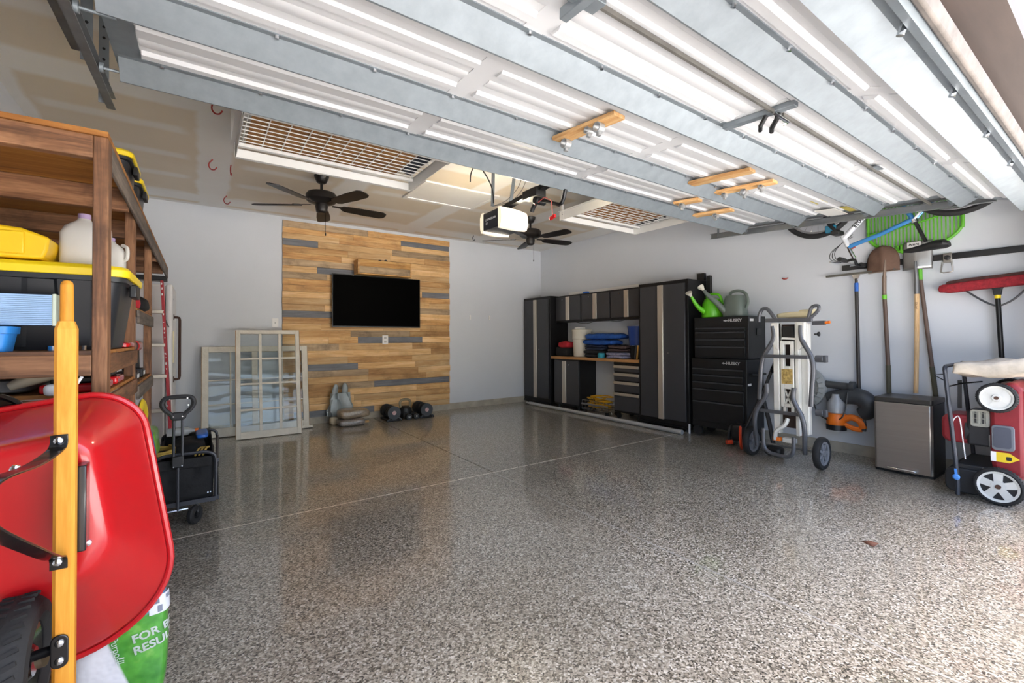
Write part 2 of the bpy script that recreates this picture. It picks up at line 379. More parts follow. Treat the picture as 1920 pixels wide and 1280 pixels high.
# ================================================================== overhead garage door, rolled up
DX0, DX1 = -.28, 4.60
doorw = mat('door_white', 'd6d7d8', .38, 0, var=.012, scale=2)
DP = [(2.50, 2.262), (1.965, 2.231), (1.40, 2.198), (.86, 2.166), (.36, 1.995)]
door = thing('garage_door', (2.16, 1.4, 2.0), 'white sectional overhead garage door rolled up under the ceiling', 'garage door')
def sec_frame(i):
    (ya, za), (yb, zb) = DP[i], DP[i+1]; L = math.hypot(yb-ya, zb-za)
    # local: x along X, y from far joint toward the opening, z downwards into the room
    return frame((0, ya, za), (1, 0, 0), (0, (yb-ya)/L, (zb-za)/L), None), L
bays = [(DX0+.09, .90), (1.00, 2.11), (2.21, 3.32), (3.42, DX1-.09)]
strut_at = [.13, .12, .13, .13]
for i in range(4):
    M, L = sec_frame(i)   # local z = X x (−Y) = −Z : points down
    mb = MB().bx(DX0, DX1, .004, L-.004, -.045, 0, M)
    # tongue lip along the joints
    mb.bx(DX0, DX1, .004, .03, 0, .008, M).bx(DX0, DX1, L-.035, L-.004, 0, .008, M)
    sec = mb.build('door_section', doorw, door, bev=.002)
    for a, b in bays:
        for yy, dep in ((L*.30+.08, .014), (L*.62, .004), (L*.80, .010)):
            if yy > L-.06: continue
            pr = [(-.030, 0), (-.018, dep), (.018, dep), (.030, 0)]
            Mx = M @ frame((a, yy, 0), (0, 1, 0), (0, 0, 1), (1, 0, 0))
            MB().prism(pr, 0, b-a, Mx).build('pressed_rib', doorw, sec)
    for a in (DX0, DX1-.085): MB().bx(a, a+.085, .01, L-.01, 0, .004, M).build('end_stile', steel, sec)
    for a in (.93, 2.14, 3.35): MB().bx(a-.03, a+.05, .03, L-.03, 0, .003, M).build('centre_stile', doorw, sec)
    # hat-section strut near the far joint of the section
    y0 = strut_at[i]
    pr = [(y0+.060, 0), (y0+.060, .004), (y0+.040, .006), (y0-.030, .075), (y0-.038, .075), (y0-.038, 0)]
    Mx = M @ frame((DX0+.01, 0, 0), (0, 1, 0), (0, 0, 1), (1, 0, 0))
    st = MB().prism(pr, 0, DX1-DX0-.02, Mx).build('strut', steel, sec, sm=False)
    s = MB()
    for k in range(14):
        x = DX0+.15+k*.355; s.cyl(M @ V((x, y0+.05, .003)), M @ V((x, y0+.05, .016)), .008, n=8)
    tag(s.build('strut_screws', chrome, sec), kind='stuff')
# bottom section: wide bottom strut, rubber seal
M, L = sec_frame(3)
pr = [(L-.13, 0), (L-.13, .060), (L-.12, .07), (L-.045, .012), (L-.02, .010), (L-.02, 0)]
Mx = M @ frame((DX0, 0, 0), (0, 1, 0), (0, 0, 1), (1, 0, 0))
MB().prism(pr, 0, DX1-DX0, Mx).build('bottom_strut', steel, door, sm=False)
MB().bx(DX0, DX1, L-.004, L+.02, -.05, .03, M).build('bottom_retainer', steel, door)
MB().bx(DX0, DX1, L+.02, L+.045, -.035, .01, M).build('weather_seal', mat('weather_seal', '6f6862', .8, var=.25, scale=16), door, bev=.008)
s = MB()
for k in range(9):
    x = DX0+.2+k*.56; s.cyl(M @ V((x, L-.016, 0)), M @ V((x, L-.016, .045)), .010, n=8)
tag(s.build('seal_bolts', chrome, door), kind='stuff')
# lock handle and bars in the middle of the third section
M, L = sec_frame(2); yl = lambda Y: (DP[2][0]-Y)
lk = MB().bx(2.135, 2.175, yl(1.21), yl(.88), .004, .03, M).bx(2.11, 2.20, yl(.90), yl(.84), 0, .006, M).bx(2.12, 2.19, yl(1.24), yl(1.19), 0, .006, M).build('lock_bracket', steel, door, bev=.003)
MB().tube([M @ V(p) for p in ((2.155, yl(.955), .035), (2.155, yl(.96), .06), (2.175, yl(.99), .085), (2.215, yl(1.01), .085))], .011, n=8).build('lock_lever', black, lk)
MB().tube([M @ V(p) for p in ((2.14, yl(1.0), .035), (2.15, yl(1.03), .07), (2.19, yl(1.05), .075))], .010, n=8).build('lock_lever', black, lk)
MB().tube([M @ V(p) for p in ((2.10, yl(.95), .05), (2.24, yl(.95), .055), (2.26, yl(.98), .05))], .007, n=8).build('lock_pin', chrome, lk)
for a, b in ((.96, 2.13), (2.20, 4.66)):
    MB().beam(M @ V((a, yl(.955), .03)), M @ V((b, yl(.965), .03)), .010, .018).build('lock_bar', mat('lock_bar_grey', '7b7872', .5, .5, var=.2), door)
MB().bx(.90, 1.01, yl(.99), yl(.93), .004, .04, M).bx(.925, .955, yl(1.05), yl(.90), .02, .055, M).build('bar_guide', steel, door, bev=.002)
MB().bx(3.36, 3.44, yl(.985), yl(.925), .02, .026, M).build('bar_guide', steel, door)
# pine strips with pipe clamps
pine = wood('pine_strip', 'b98148', 'd7a56a', 'e8c48f', axis=1, stain=.1, sc=2)
cg = mat('grey_clamp', '9a9c9c', .4, .4, var=.1)
def strip(i, x, y0, y1, clamps, w=.085, sk=.03):
    M, L = sec_frame(i); ya = DP[i][0]
    a, b = V((x, ya-y1, .030)), V((x+sk, ya-y0, .030))
    o = MB().beam(M @ a, M @ b, w, .02, up=(0, 0, 1)).build('wood_strip', pine, door, bev=.002)
    for q, dx, rr in clamps:
        c = M @ V((x+dx, ya-(y0+(y1-y0)*q), .038+rr)); 
        mb = MB(); pts = [c+V((0, math.cos(t)*rr, math.sin(t)*rr)) for t in [2*pi*k/16 for k in range(16)]]
        L1 = [[p+V((d, 0, 0))*1 for p in pts] for d in (-.018, .018)]
        inner = [[c+(p-c)*.8+V((d, 0, 0)) for p in pts] for d in (.018, -.018)]
        mb.loops(L1+inner+[L1[0]], False, False); mb.cyl(c+V((0, 0, rr)), c+V((0, 0, rr+.012)), .012, n=8)
        mb.bx(c.x-.010, c.x+.010, c.y-.008, c.y+.008, c.z-rr-.014, c.z-rr+.002)
        mb.build('pipe_clamp', cg, o)
strip(1, 1.59, 1.42, 1.83, [(.25, .0, .026), (.42, .0, .018), (.86, .01, .026)])
strip(1, 2.82, 1.42, 1.83, [])
strip(1, 3.16, 1.44, 1.85, [(.20, .01, .018), (.50, .02, .026), (.84, .01, .018)])
strip(0, 3.20, 2.02, 2.22, [(.7, 0, .022)])
strip(0, 3.69, 2.03, 2.37, [(.42, .02, .024)])
M, L = sec_frame(1)
MB().bx(4.02, 4.16, DP[1][0]-1.56, DP[1][0]-1.48, .0, .001, M).build('label_sticker', mat('yellow_label', 'cdbb5a', .6, var=.15), door)
MB().bx(4.30, 4.58, DP[1][0]-1.63, DP[1][0]-1.48, .008, .012, M @ R(2, 'X')).build('paper_label', mat('paper_label', 'e2e0da', .8, var=.06, scale=3), door)
MB().bx(4.36, 4.58, DP[1][0]-1.47, DP[1][0]-1.42, .008, .010, M).build('label_sticker', _mc['yellow_label'], door)
for x, d in ((DX0, -1), (DX1, 1)):
    for (Y, Z) in ((2.40, 2.215), (1.95, 2.185), (1.38, 2.155), (.85, 2.12)):
        MB().cyl((x+.05*-d, Y, Z), (x+.05*d, Y, Z), .006, n=8).cyl((x+.04*d, Y, Z), (x+.052*d, Y, Z), .020, n=12).build('roller', steel, door)
# tracks
trk = mat('track_steel', '8b8e90', .45, .7, var=.12, scale=12)
for x, d, nm in ((-.335, -1, 'left'), (4.655, 1, 'right')):
    t = thing('door_track', (x, 1.6, 2.15), 'galvanised steel door track on the %s side of the overhead door' % nm, 'track', 'overhead door tracks')
    pr = [(-.027, -.003), (-.027, .028), (-.024, .028), (-.024, 0), (.024, 0), (.024, .028), (.027, .028), (.027, -.003)]
    pa, pb = V((x+.022*d, .62, 2.105)), V((x+.022*d, 2.80, 2.238)); ax = (pb-pa).normalized()
    Mx = frame(pa, (0, -ax.z, ax.y), (-d, 0, 0), ax)
    MB().prism(pr, 0, (pb-pa).length, Mx).build('track_channel', trk, t, sm=False)
    e = 2.42
    MB().beam((x+.055*d, .62, 2.155), (x+.055*d, e, 2.27), .055, .004).beam((x+.028*d, .62, 2.175), (x+.028*d, e, 2.285), .004, .05).build('angle_iron', trk, t, sm=False)
    for Y in (2.36, 2.74) if d < 0 else (2.72,):
        hg = MB().bx(x+.03*d-.018, x+.03*d+.018, Y-.0015, Y+.0015, 2.21, ZC).bx(x+.03*d-.018, x+.03*d+.018, Y-.0015, Y+.03, ZC-.003, ZC)
        h = hg.build('hanger_strap', steel, t, sm=False)
        q = MB()
        for k in range(9): q.cyl((x+.03*d, Y-.0025, 2.26+k*.05), (x+.03*d, Y+.0025, 2.26+k*.05), .006, n=8)
        tag(q.build('strap_holes', black, h), kind='stuff')
# ================================================================== opener
ox, oy, oz = 2.155, 3.20, 2.05
op = thing('door_opener', (ox, oy, oz), 'dark garage door opener with glowing lamp covers hanging from the ceiling', 'door opener')
navy = mat('navy_steel', '2b2f3a', .4, .2, var=.08)
MB().bx(ox-.135, ox+.135, oy-.12, oy+.12, oz, oz+.15).build('motor_housing', navy, op, bev=.006)
lens, _n, _P = newmat('lit_lens')
_x = node(_n, 'ShaderNodeSeparateXYZ', i_0=coords(_n))
_q = lambda v, c: mth(_n, 'POWER', mth(_n, 'ABSOLUTE', mth(_n, 'ADD', v, -c)), 2.)
_d2 = mth(_n, 'ADD', mth(_n, 'ADD', _q(_x.outputs[0], .03), _q(_x.outputs[2], .065)), _q(mth(_n, 'ABSOLUTE', _x.outputs[1]), .19))
_g = mth(_n, 'EXPONENT', mth(_n, 'MULTIPLY', _d2, -1/.034**2))
_n.links.new(mth(_n, 'MULTIPLY_ADD', _g, LENS, .20), _P.inputs['Emission Strength'])
_P.inputs['Emission Color'].default_value = (1, .85, .62, 1); _P.inputs['Base Color'].default_value = (.85, .78, .62, 1); _P.inputs['Roughness'].default_value = .3
def lensm(side):
    mb = MB(); Ls = []
    for k in range(9):
        t = k/8; x = ox-.137+t*.274; b = math.sin(pi*min(max(t, .06), .94))**.4
        y0 = oy+side*.119; ey = side*(.02+.06*b)
        z0, z1 = oz-.022+.012*(1-b), oz+.16-.02*t
        prof = [(0, z1), (.6, z1-.004), (.95, z1-.04), (1, (z0+z1)/2), (.95, z0+.04), (.6, z0+.004), (0, z0)]
        Ls.append([V((x, y0+ey*a, z)) for a, z in prof])
    return mb.loops(Ls)
for s_ in (1, -1):
    lc = lensm(s_).build('lamp_cover', lens, op, label='glowing cream lamp cover')
text('CHAMBERLAIN', .026, frame((ox-.1360, oy, oz+.085), (0, -1, 0), (0, 0, 1)), mat('print_white', 'd9dbe0', .5), op, sx=.95)
text('1/2', .026, frame((ox-.1360, oy+.06, oz+.055), (0, -1, 0), (0, 0, 1)), _mc['print_white'], op)
rail = MB().beam((ox, oy+.1, oz+.185), (ox, .42, oz+.37), .05, .035).build('rail', blackm, op)
MB().tube([(ox, oy-.1-.0*k, oz+.22) for k in range(2)]+[(ox, .45, oz+.39)], .008, n=6).build('drive_belt', rubber, rail)
MB().bx(ox-.05, ox+.05, 2.68, 2.86, oz+.165, oz+.235).cyl((ox-.05, 2.70, oz+.13), (ox+.05, 2.70, oz+.13), .03).build('trolley', black, op, bev=.006)
MB().tube(sm([(ox, 2.74, oz+.14), (ox, 2.78, oz+.10), (ox+.0, 2.80, oz+.07)], 4), .018).build('release_lever', black, op)
MB().tube([(ox, 2.70, oz+.14), (ox, 2.60, oz+.10), (ox, 2.47, oz+.045), (ox, 2.44, oz+.05), (ox, 2.42, oz+.08), (ox, 2.40, oz+.14)], .014, n=8).build('door_arm', blackm, op)
for x in (ox-.10, ox+.08):
    MB().beam((x, oy+.02, oz+.2), (x-.03 if x < ox else x+.03, oy-.05, ZC), .032, .004, up=(0, 1, 0)).build('hanging_strap', steel, op)
MB().beam((ox, 2.7, oz+.26), (ox, 2.45, ZC), .012, .004).build('rail_strap', steel, op)
MB().tube(sm([(ox-.1, oy, oz+.22), (ox-.13, oy-.02, oz+.34), (ox-.19, oy, oz+.46), (ox-.27, oy, oz+.52), (ox-.32, oy, oz+.44), (ox-.33, oy, oz+.36)], 5), .0055, n=6).build('power_cord', black, op)
for dx in (.0, .05):
    MB().tube(sm([(ox-.08, oy+.05, oz+.21), (ox+.08+dx, oy+.05, oz+.30), (ox+.18+dx, oy, oz+.45), (ox+.20+dx, oy-.05, oz+.68)], 6), .003, n=5).build('sensor_wire', mat('grey_wire', '75736f', .5), op)
MB().tube([(ox-.03, 2.72, oz+.10), (ox-.03, 2.60, oz+.13), (ox-.03, 2.52, oz+.08), (ox-.03, 2.51, oz-.03)], .003, n=5).build('release_cord', mat('red_cord', 'c9574e', .7), op)
MB().beam((ox-.03, 2.54, oz-.05), (ox-.03, 2.48, oz-.035), .018, .024).build('release_handle', red, op, bev=.004)
# ================================================================== ceiling racks
wirew = mat('white_wire', 'e4e3df', .4, 0, var=.02)
def rack(x0, x1, y0, y1, z, label):
    t = thing('ceiling_rack', ((x0+x1)/2, (y0+y1)/2, z), label, 'storage rack', 'white ceiling racks')
    MB().bx(x0, x1, y1-.004, y1, z, z+.065).bx(x0, x1, y1-.035, y1, z, z+.004).build('frame_beam', wirew, t, sm=False)
    MB().bx(x0, x1, y0, y0+.004, z, z+.065).bx(x0, x1, y0, y0+.035, z, z+.004).build('frame_beam', wirew, t, sm=False)
    MB().bx(x0-.004, x0, y0, y1, z, z+.085).bx(x0-.03, x0, y0, y1, z+.08, z+.085).build('side_beam', wirew, t, sm=False)
    MB().bx(x1, x1+.004, y0, y1, z, z+.085).bx(x1, x1+.03, y0, y1, z+.08, z+.085).build('side_beam', wirew, t, sm=False)
    for yy in (y0+.14, y1-.08): MB().bx(x0, x1, yy-.014, yy+.014, z+.055, z+.075).build('support_rail', wirew, t)
    n = 11
    for k in range(n):
        x = x0+.03+(x1-x0-.06)*k/(n-1); MB().cyl((x, y0+.02, z+.082), (x, y1-.05, z+.082), .0035, n=6).build('wire', wirew, t)
    for k in range(12):
        y = y0+.02+(y1-y0-.08)*k/11; MB().cyl((x0+.01, y, z+.079), (x1-.01, y, z+.079), .0035, n=6).build('wire', wirew, t)
    for x in (x0-.012, x1+.012):
        for y in (y0+.05, y1-.05):
            o = MB().bx(x-.0015, x+.0015, y-.02, y+.02, z, ZC).bx(x-.02, x, y-.02, y-.017, z+.09, ZC).build('hanger_post', wirew, t, sm=False)
            q = MB()
            for k in range(7): q.cyl((x-.0025, y, z+.05+k*.05), (x+.0025, y, z+.05+k*.05), .006, n=8)
            tag(q.build('post_holes', dsteel, o), kind='stuff')
    return t
rack(.19, 1.37, 2.665, 3.40, 2.30, 'white wire ceiling rack hanging over the first fan, near the red hooks')
rack(2.975, 4.09, 2.665, 3.40, 2.30, 'white wire ceiling rack hanging right of the opener by the grey wall')
osb = wood('brown_board', '7a4f22', 'a06c31', 'bb8747', axis=0, stain=.15, sc=.8)
one(MB().bx(.24, 1.24, 2.70, 3.33, 2.386, 2.398), 'wood_sheet', osb, (.74, 3.0, 2.386), 'brown wood sheet lying on the rack over the first fan', 'board')
one(MB().bx(3.03, 3.98, 2.70, 3.33, 2.386, 2.398), 'wood_sheet', osb, (3.5, 3.0, 2.386), 'brown wood sheet lying on the rack right of the opener', 'board')
one(MB().soft(1.22, 1.36, 2.86, 3.30, 2.386, 2.46, amp=.02, seed=3), 'cloth_bundle', mat('navy_cloth', '23262f', .9, var=.3), (1.29, 3.1, 2.386), 'dark bundle at the end of the ceiling rack over the first fan', 'bundle')
one(MB().soft(3.92, 4.06, 2.9, 3.30, 2.386, 2.44, amp=.02, seed=5), 'cloth_bundle', blackcloth, (4.0, 3.1, 2.386), 'black bundle at the wall end of the right ceiling rack', 'bundle')
# ================================================================== fans
fanb = mat('fan_black', '1d1a19', .38, .1, var=.1, scale=4, stretch=(1, 1, 1))
fx, fy = .963, 4.58
fan = thing('ceiling_fan', (fx, fy, 2.7), 'black five-blade ceiling fan in front of the wooden feature wall', 'ceiling fan', 'black ceiling fans')
Mf = T(fx, fy, 0)
MB().lathe([(.0, 2.70), (.068, 2.70), (.066, 2.685), (.045, 2.635), (.03, 2.625), (0, 2.625)], 24, Mf).build('canopy', fanb, fan)
MB().cyl((fx, fy, 2.54), (fx, fy, 2.63), .013).build('downrod', fanb, fan)
MB().lathe([(.0, 2.548), (.06, 2.548), (.125, 2.53), (.142, 2.505), (.142, 2.462), (.12, 2.44), (.06, 2.425), (0, 2.425)], 32, Mf).build('motor_housing', fanb, fan)
MB().lathe([(.0, 2.425), (.055, 2.425), (.058, 2.40), (.05, 2.35), (.03, 2.335), (0, 2.335)], 24, Mf).build('switch_housing', fanb, fan)
MB().cyl((fx+.03, fy-.03, 2.14), (fx+.03, fy-.03, 2.34), .0018, n=5).lathe([(0, 2.145), (.006, 2.14), (.006, 2.12), (0, 2.115)], 8, T(fx+.03, fy-.03, 0)).build('pull_chain', blackm, fan)
for k in range(5):
    Mk = Mf @ R(4+72*k, 'Z') @ T(0, 0, 2.415) @ R(-11, 'X')
    pts = [(.20, -.035), (.24, -.056), (.45, -.068), (.60, -.066), (.635, -.045), (.645, 0), (.635, .045), (.60, .066), (.45, .068), (.24, .056), (.20, .035)]
    b = MB().prism(pts, -.004, .004, Mk).build('blade', fanb, fan, sm=False)
    pb = [(.10, -.012), (.18, -.016), (.20, -.04), (.26, -.045), (.27, 0), (.26, .045), (.20, .04), (.18, .016), (.10, .012)]
    MB().prism(pb, .004, .009, Mk).build('blade_bracket', fanb, b, sm=False)
f2 = copy_tree(fan); f2.location = (3.549, 4.643, 2.7); f2.rotation_euler.z = math.radians(-11)
f2['label'] = 'black five-blade ceiling fan beyond the door opener, near the grey corner'
# ================================================================== ceiling hooks
redh = mat('red_vinyl', '9c2f2a', .5, var=.1)
def hook(x, y, rz, label, m_=redh, s=1.):
    pts = [(.02, 0, 0), (.01, 0, -.012), (-.008, 0, -.035), (-.008, 0, -.065), (.01, 0, -.088), (.035, 0, -.088), (.052, 0, -.066)]
    mb = MB().tube([R(rz, 'Z') @ (V(p)*s) for p in sm(pts, 4)], .005, n=8).xf(T(x, y, 2.70))
    one(mb, 'utility_hook', m_, (x, y, 2.70), label, 'hook', 'vinyl ceiling hooks')
hook(.07, 3.52, -20, 'red vinyl ceiling hook beside the strut end nearest the door')
hook(.07, 4.70, -20, 'red vinyl ceiling hook, left one of the pair below the rack post')
hook(.224, 4.73, 80, 'red vinyl ceiling hook seen edge-on, right one of the pair')
hook(.222, 5.80, -20, 'red vinyl ceiling hook nearest the back wall, left of the fan')
hook(3.44, 5.95, 20, 'black ceiling hook at the back wall, left of the second fan', black, .8)
# ================================================================== cabinets along the right wall
cabk = mat('cabinet_black', '141416', .38, .2, var=.1)
cabg = mat('cabinet_charcoal', '414246', .36, .25, var=.05, scale=3)
def strip_z(mb, x, y, w, z0, z1): return mb.bx(x-.022, x, y-w/2, y+w/2, z0, z1)
def locker(y0, y1, label):
    x = 4.68; t = thing('tall_locker', ((x+5.08)/2, (y0+y1)/2, 0), label, 'cabinet', 'tall steel lockers')
    MB().bx(x+.02, 5.085, y0, y1, .06, 1.808).build('body', cabk, t, bev=.004)
    ym = (y0+y1)/2
    for k, (a, b) in enumerate(((y0+.035, ym-.004), (ym+.004, y1-.035))):
        d = MB().bx(x, x+.02, a, b, .12, 1.765).build('door', cabg, t, bev=.004)
        if k == 0: MB().cyl((x-.012, ym-.10, .93), (x, ym-.10, .93), .009).build('lock', chrome, d)
    h = MB(); strip_z(h, x, ym+.005, .078, .115, 1.765); h.build('handle_strip', alu, t, bev=.006)
    for yy in (y0+.06, y1-.06):
        for xx in (x+.06, 5.03): MB().cyl((xx, yy, 0), (xx, yy, .06), .02).build('foot', black, t)
    MB().bx(x+.012, x+.03, y0, y1, .035, .06).build('kick_plate', cabk, t)
locker(5.63, 6.35, 'tall charcoal locker with silver strip handle in the back corner')
locker(3.11, 3.83, 'tall charcoal locker with silver strip handle beside the black tool chest')
for k, (y0, y1) in enumerate(((5.035, 5.625), (4.435, 5.03), (3.84, 4.43))):
    t = thing('wall_cabinet', (4.95, (y0+y1)/2, 1.37), ['charcoal wall cabinet next to the corner locker', 'middle one of the three charcoal wall cabinets', 'charcoal wall cabinet next to the locker by the tool chest'][k], 'cabinet', 'wall cabinets over the workbench')
    x = 4.81; ym = (y0+y1)/2
    MB().bx(x+.02, 5.09, y0, y1, 1.372, 1.80).build('body', cabk, t, bev=.003)
    for q, (a, b) in enumerate(((y0+.012, ym-.004), (ym+.004, y1-.012))):
        d = MB().bx(x, x+.02, a, b, 1.405, 1.775).build('door', cabg, t, bev=.003)
        if q: MB().cyl((x-.01, ym+.12, 1.735), (x, ym+.12, 1.735), .008).build('lock', chrome, d)
    h = MB(); strip_z(h, x, ym-.01, .076, 1.40, 1.775); h.build('handle_strip', alu, t, bev=.006)
one(MB().bx(4.70, 5.09, 3.84, 5.62, .785, .824), 'worktop', wood('bamboo_top', 'a5703c', 'bd8850', 'cf9c66', axis=1, stain=.05), (4.9, 4.7, .785), 'long wooden worktop spanning the base cabinets', 'worktop', bev=.003)
t = thing('base_cabinet', (4.9, 5.28, 0), 'charcoal two-door base cabinet under the left end of the worktop', 'cabinet')
MB().bx(4.74, 5.09, 4.99, 5.57, .06, .785).build('body', cabk, t, bev=.003)
for a, b in ((5.0, 5.285), (5.293, 5.56)): MB().bx(4.72, 4.74, a, b, .09, .76).build('door', cabg, t, bev=.003)
h = MB(); strip_z(h, 4.72, 5.31, .085, .095, .755); h.build('handle_strip', alu, t, bev=.006)
MB().cyl((4.71, 5.20, .70), (4.72, 5.20, .70), .009).build('lock', chrome, t)
for yy in (5.05, 5.51):
    for xx in (4.78, 5.04): MB().cyl((xx, yy, 0), (xx, yy, .06), .02).build('foot', black, t)
t = thing('drawer_cabinet', (4.9, 4.07, 0), 'charcoal drawer cabinet with silver pulls under the right end of the worktop', 'cabinet')
MB().bx(4.74, 5.09, 3.84, 4.30, .09, .785).build('body', cabk, t, bev=.003)
zs = [(.655, .74), (.535, .635), (.38, .52), (.12, .364)]
MB().bx(4.722, 4.74, 3.85, 4.29, .745, .78).cyl((4.712, 4.07, .76), (4.722, 4.07, .76), .009).build('lock_panel', cabk, t)
for a, b in zs:
    d = MB().bx(4.72, 4.74, 3.85, 4.285, a, b-.002).build('drawer', cabg, t, bev=.003)
    MB().bx(4.702, 4.72, 3.85, 4.285, b-.04, b).build('pull', alu, d, bev=.006)
for yy in (3.89, 4.25):
    for xx in (4.78, 5.04): MB().cyl((xx-.01, yy, .04), (xx+.01, yy, .04), .04).bx(xx-.02, xx+.02, yy-.02, yy+.02, .04, .09).build('caster', black, t)
one(MB().cyl((4.55, 6.0, .028), (4.545, 3.15, .028), .026, n=16).cyl((4.55, 6.08, .028), (4.55, 6.0, .028), .018).cyl((4.545, 3.15, .028), (4.545, 3.10, .028), .028), 'long_pole', mat('pole_grey', 'b4b5b4', .4, .3, var=.08), (4.55, 4.5, .002), 'long grey metal pole lying on the floor along the cabinets', 'pole')
one(MB().bx(5.04, 5.08, 4.1, 5.55, 1.80, 1.87), 'white_strip', white, (5.06, 4.8, 1.80), 'narrow white strip lying on top of the wall cabinets', 'strip')
one(MB().soft(4.84, 4.92, 4.94, 5.02, 1.80, 1.83, amp=.006, seed=2, nu=12, nv=6), 'tape_roll', blue, (4.88, 4.98, 1.80), 'small dark blue lump on top of the wall cabinets', 'clutter')
one(MB().beam((5.06, 3.16, 1.81), (5.06, 3.16, 1.90), .05, .09).beam((5.05, 3.05, 1.64), (5.05, 3.05, 1.86), .05, .04), 'black_bracket', black, (5.05, 3.08, 1.62), 'black post standing behind the locker and watering cans', 'post')
# wall-plug cords under the wall cabinets
o = MB().tube(sm([(4.86, 5.2, 1.366), (4.86, 5.05, 1.345), (4.86, 4.9, 1.345), (4.86, 4.75, 1.366), (4.86, 4.5, 1.366), (4.86, 4.35, 1.35), (4.86, 4.2, 1.366)], 5), .004, n=6)
one(o, 'light_cord', black, (4.86, 4.7, 1.34), 'thin black cord drooping under the wall cabinets', 'cord')
# ---- things on the worktop
zt = .824
t = thing('white_pail', (4.93, 5.10, zt), 'white plastic pail with lid on the worktop', 'bucket')
off = mat('offwhite_plastic', 'd6d1c4', .5, var=.06, scale=3)
Mp = T(4.93, 5.135, zt)
MB().lathe([(0, 0), (.122, 0), (.13, .02), (.14, .27), (.15, .275), (.15, .40), (.145, .40)], 28, Mp).build('pail_body', off, t)
MB().lathe([(0, .40), (.158, .395), (.158, .42), (.148, .428), (0, .428)], 28, Mp).build('lid', off, t)
MB().soft(4.86, 5.0, 5.10, 5.24, zt+.428, zt+.46, amp=.01, nu=14, nv=6).build('rag', white, t)
for k in range(0): MB().bx(4.93-.153, 4.93-.13, 5.20, 5.28, zt+.05+k*.03, zt+.062+k*.03, T(.0, 0, 0)).build('printed_line', mat('print_grey', '8a93a0', .6), t) if k < 0 else None
one(MB().soft(4.76, 5.0, 5.32, 5.59, zt, zt+.15, amp=.02, seed=1), 'black_bag', blackcloth, (4.88, 5.44, zt), 'black bag on the worktop left of the white pail', 'bag')
one(MB().soft(4.78, 4.98, 5.30, 5.55, zt+.14, zt+.235, amp=.02, seed=4), 'red_cloth', redcloth, (4.88, 5.42, zt+.14), 'red cloth bundle on the black bag', 'cloth')
bl = [mat('royal_blue_quilt', '1c4f9e', .8, var=.35, scale=16, bump=.4, bs=40), mat('navy_quilt', '242b44', .85, var=.3, scale=12, bump=.4), mat('dark_quilt', '1d1d20', .9, var=.3, scale=12, bump=.4),
      mat('brown_blanket', '4a3a38', .9, var=.25, scale=12, bump=.4), mat('patterned_blanket', 'a9a3b0', .9, var=.3, scale=30, bump=.3, col2='5c6790'), mat('teal_cloth', '3fa3b4', .85, var=.2)]
def fold(x0, x1, y0, y1, z0, z1, m_, label, seed, nf=3, nm='folded_blanket'):
    t = thing(nm, ((x0+x1)/2, (y0+y1)/2, z0), label, 'blanket', 'folded blankets on the worktop'); h = (z1-z0)/nf
    for k in range(nf):
        d = random.Random(seed*9+k); e = d.uniform(-.012, .012)
        MB().soft(x0+e, x1+e, y0+d.uniform(-.02, .02), y1+d.uniform(-.02, .02), z0+k*h+.001, z0+(k+1)*h, .5, .3, amp=.016, seed=seed*5+k, nu=44, nv=14, fr=13.).build('fold', m_, t)
fold(4.76, 5.04, 4.60, 4.95, zt, .935, bl[2], 'black folded quilt at the bottom of the pile', 1, 2)
fold(4.78, 5.05, 4.56, 4.95, .936, 1.01, bl[1], 'navy folded quilt between the black and bright blue ones', 2, 2)
fold(4.76, 5.04, 4.36, 4.96, 1.012, 1.09, bl[0], 'bright blue folded quilt just below the top one', 3, 1)
fold(4.78, 5.05, 4.24, 4.92, 1.095, 1.18, bl[0], 'blue quilt with white specks on top of the pile', 4, 1)
fold(4.80, 5.02, 4.13, 4.50, .915, 1.01, bl[3], 'brown folded blanket over the patterned one', 6, 2)
fold(4.76, 5.02, 4.12, 4.50, zt, .912, bl[4], 'pale blue patterned blanket folded on the worktop', 5, 2)
one(MB().soft(4.72, 4.80, 4.52, 4.60, zt, .90, amp=.008, seed=8, nu=16, nv=8), 'teal_cloth', bl[5], (4.76, 4.56, zt), 'small teal cloth roll at the worktop edge', 'cloth')
t = thing('blue_bin', (4.95, 4.07, zt+.2), 'blue open bin standing behind the blankets', 'bin')
MB().lathe([(0, 0), (.10, 0), (.125, .25), (.132, .25), (.132, .262), (.118, .262), (.095, .012), (0, .012)], 24, T(4.95, 4.07, 1.012)).build('bin_body', mat('deep_blue_plastic', '1f3f8a', .45), t)
one(MB().soft(4.84, 5.06, 3.93, 4.115, zt, 1.010, amp=.012, seed=9), 'tool_pouch', blackcloth, (4.95, 4.03, zt), 'black pouch under the blue bin', 'pouch')
for k, (dy, c) in enumerate(((.0, 'c79a4a'), (.05, '3a3a3c'))):
    one(MB().cyl((4.80, 3.95+dy*.7, zt), (4.81, 3.93+dy*.7, zt+.19), .012), 'hand_tool', mat('tool_handle_%d' % k, c, .5), (4.80, 3.95+dy*.7, zt), ['tan tool handle standing by the locker on the worktop', 'black tool handle standing by the locker on the worktop'][k], 'tool')
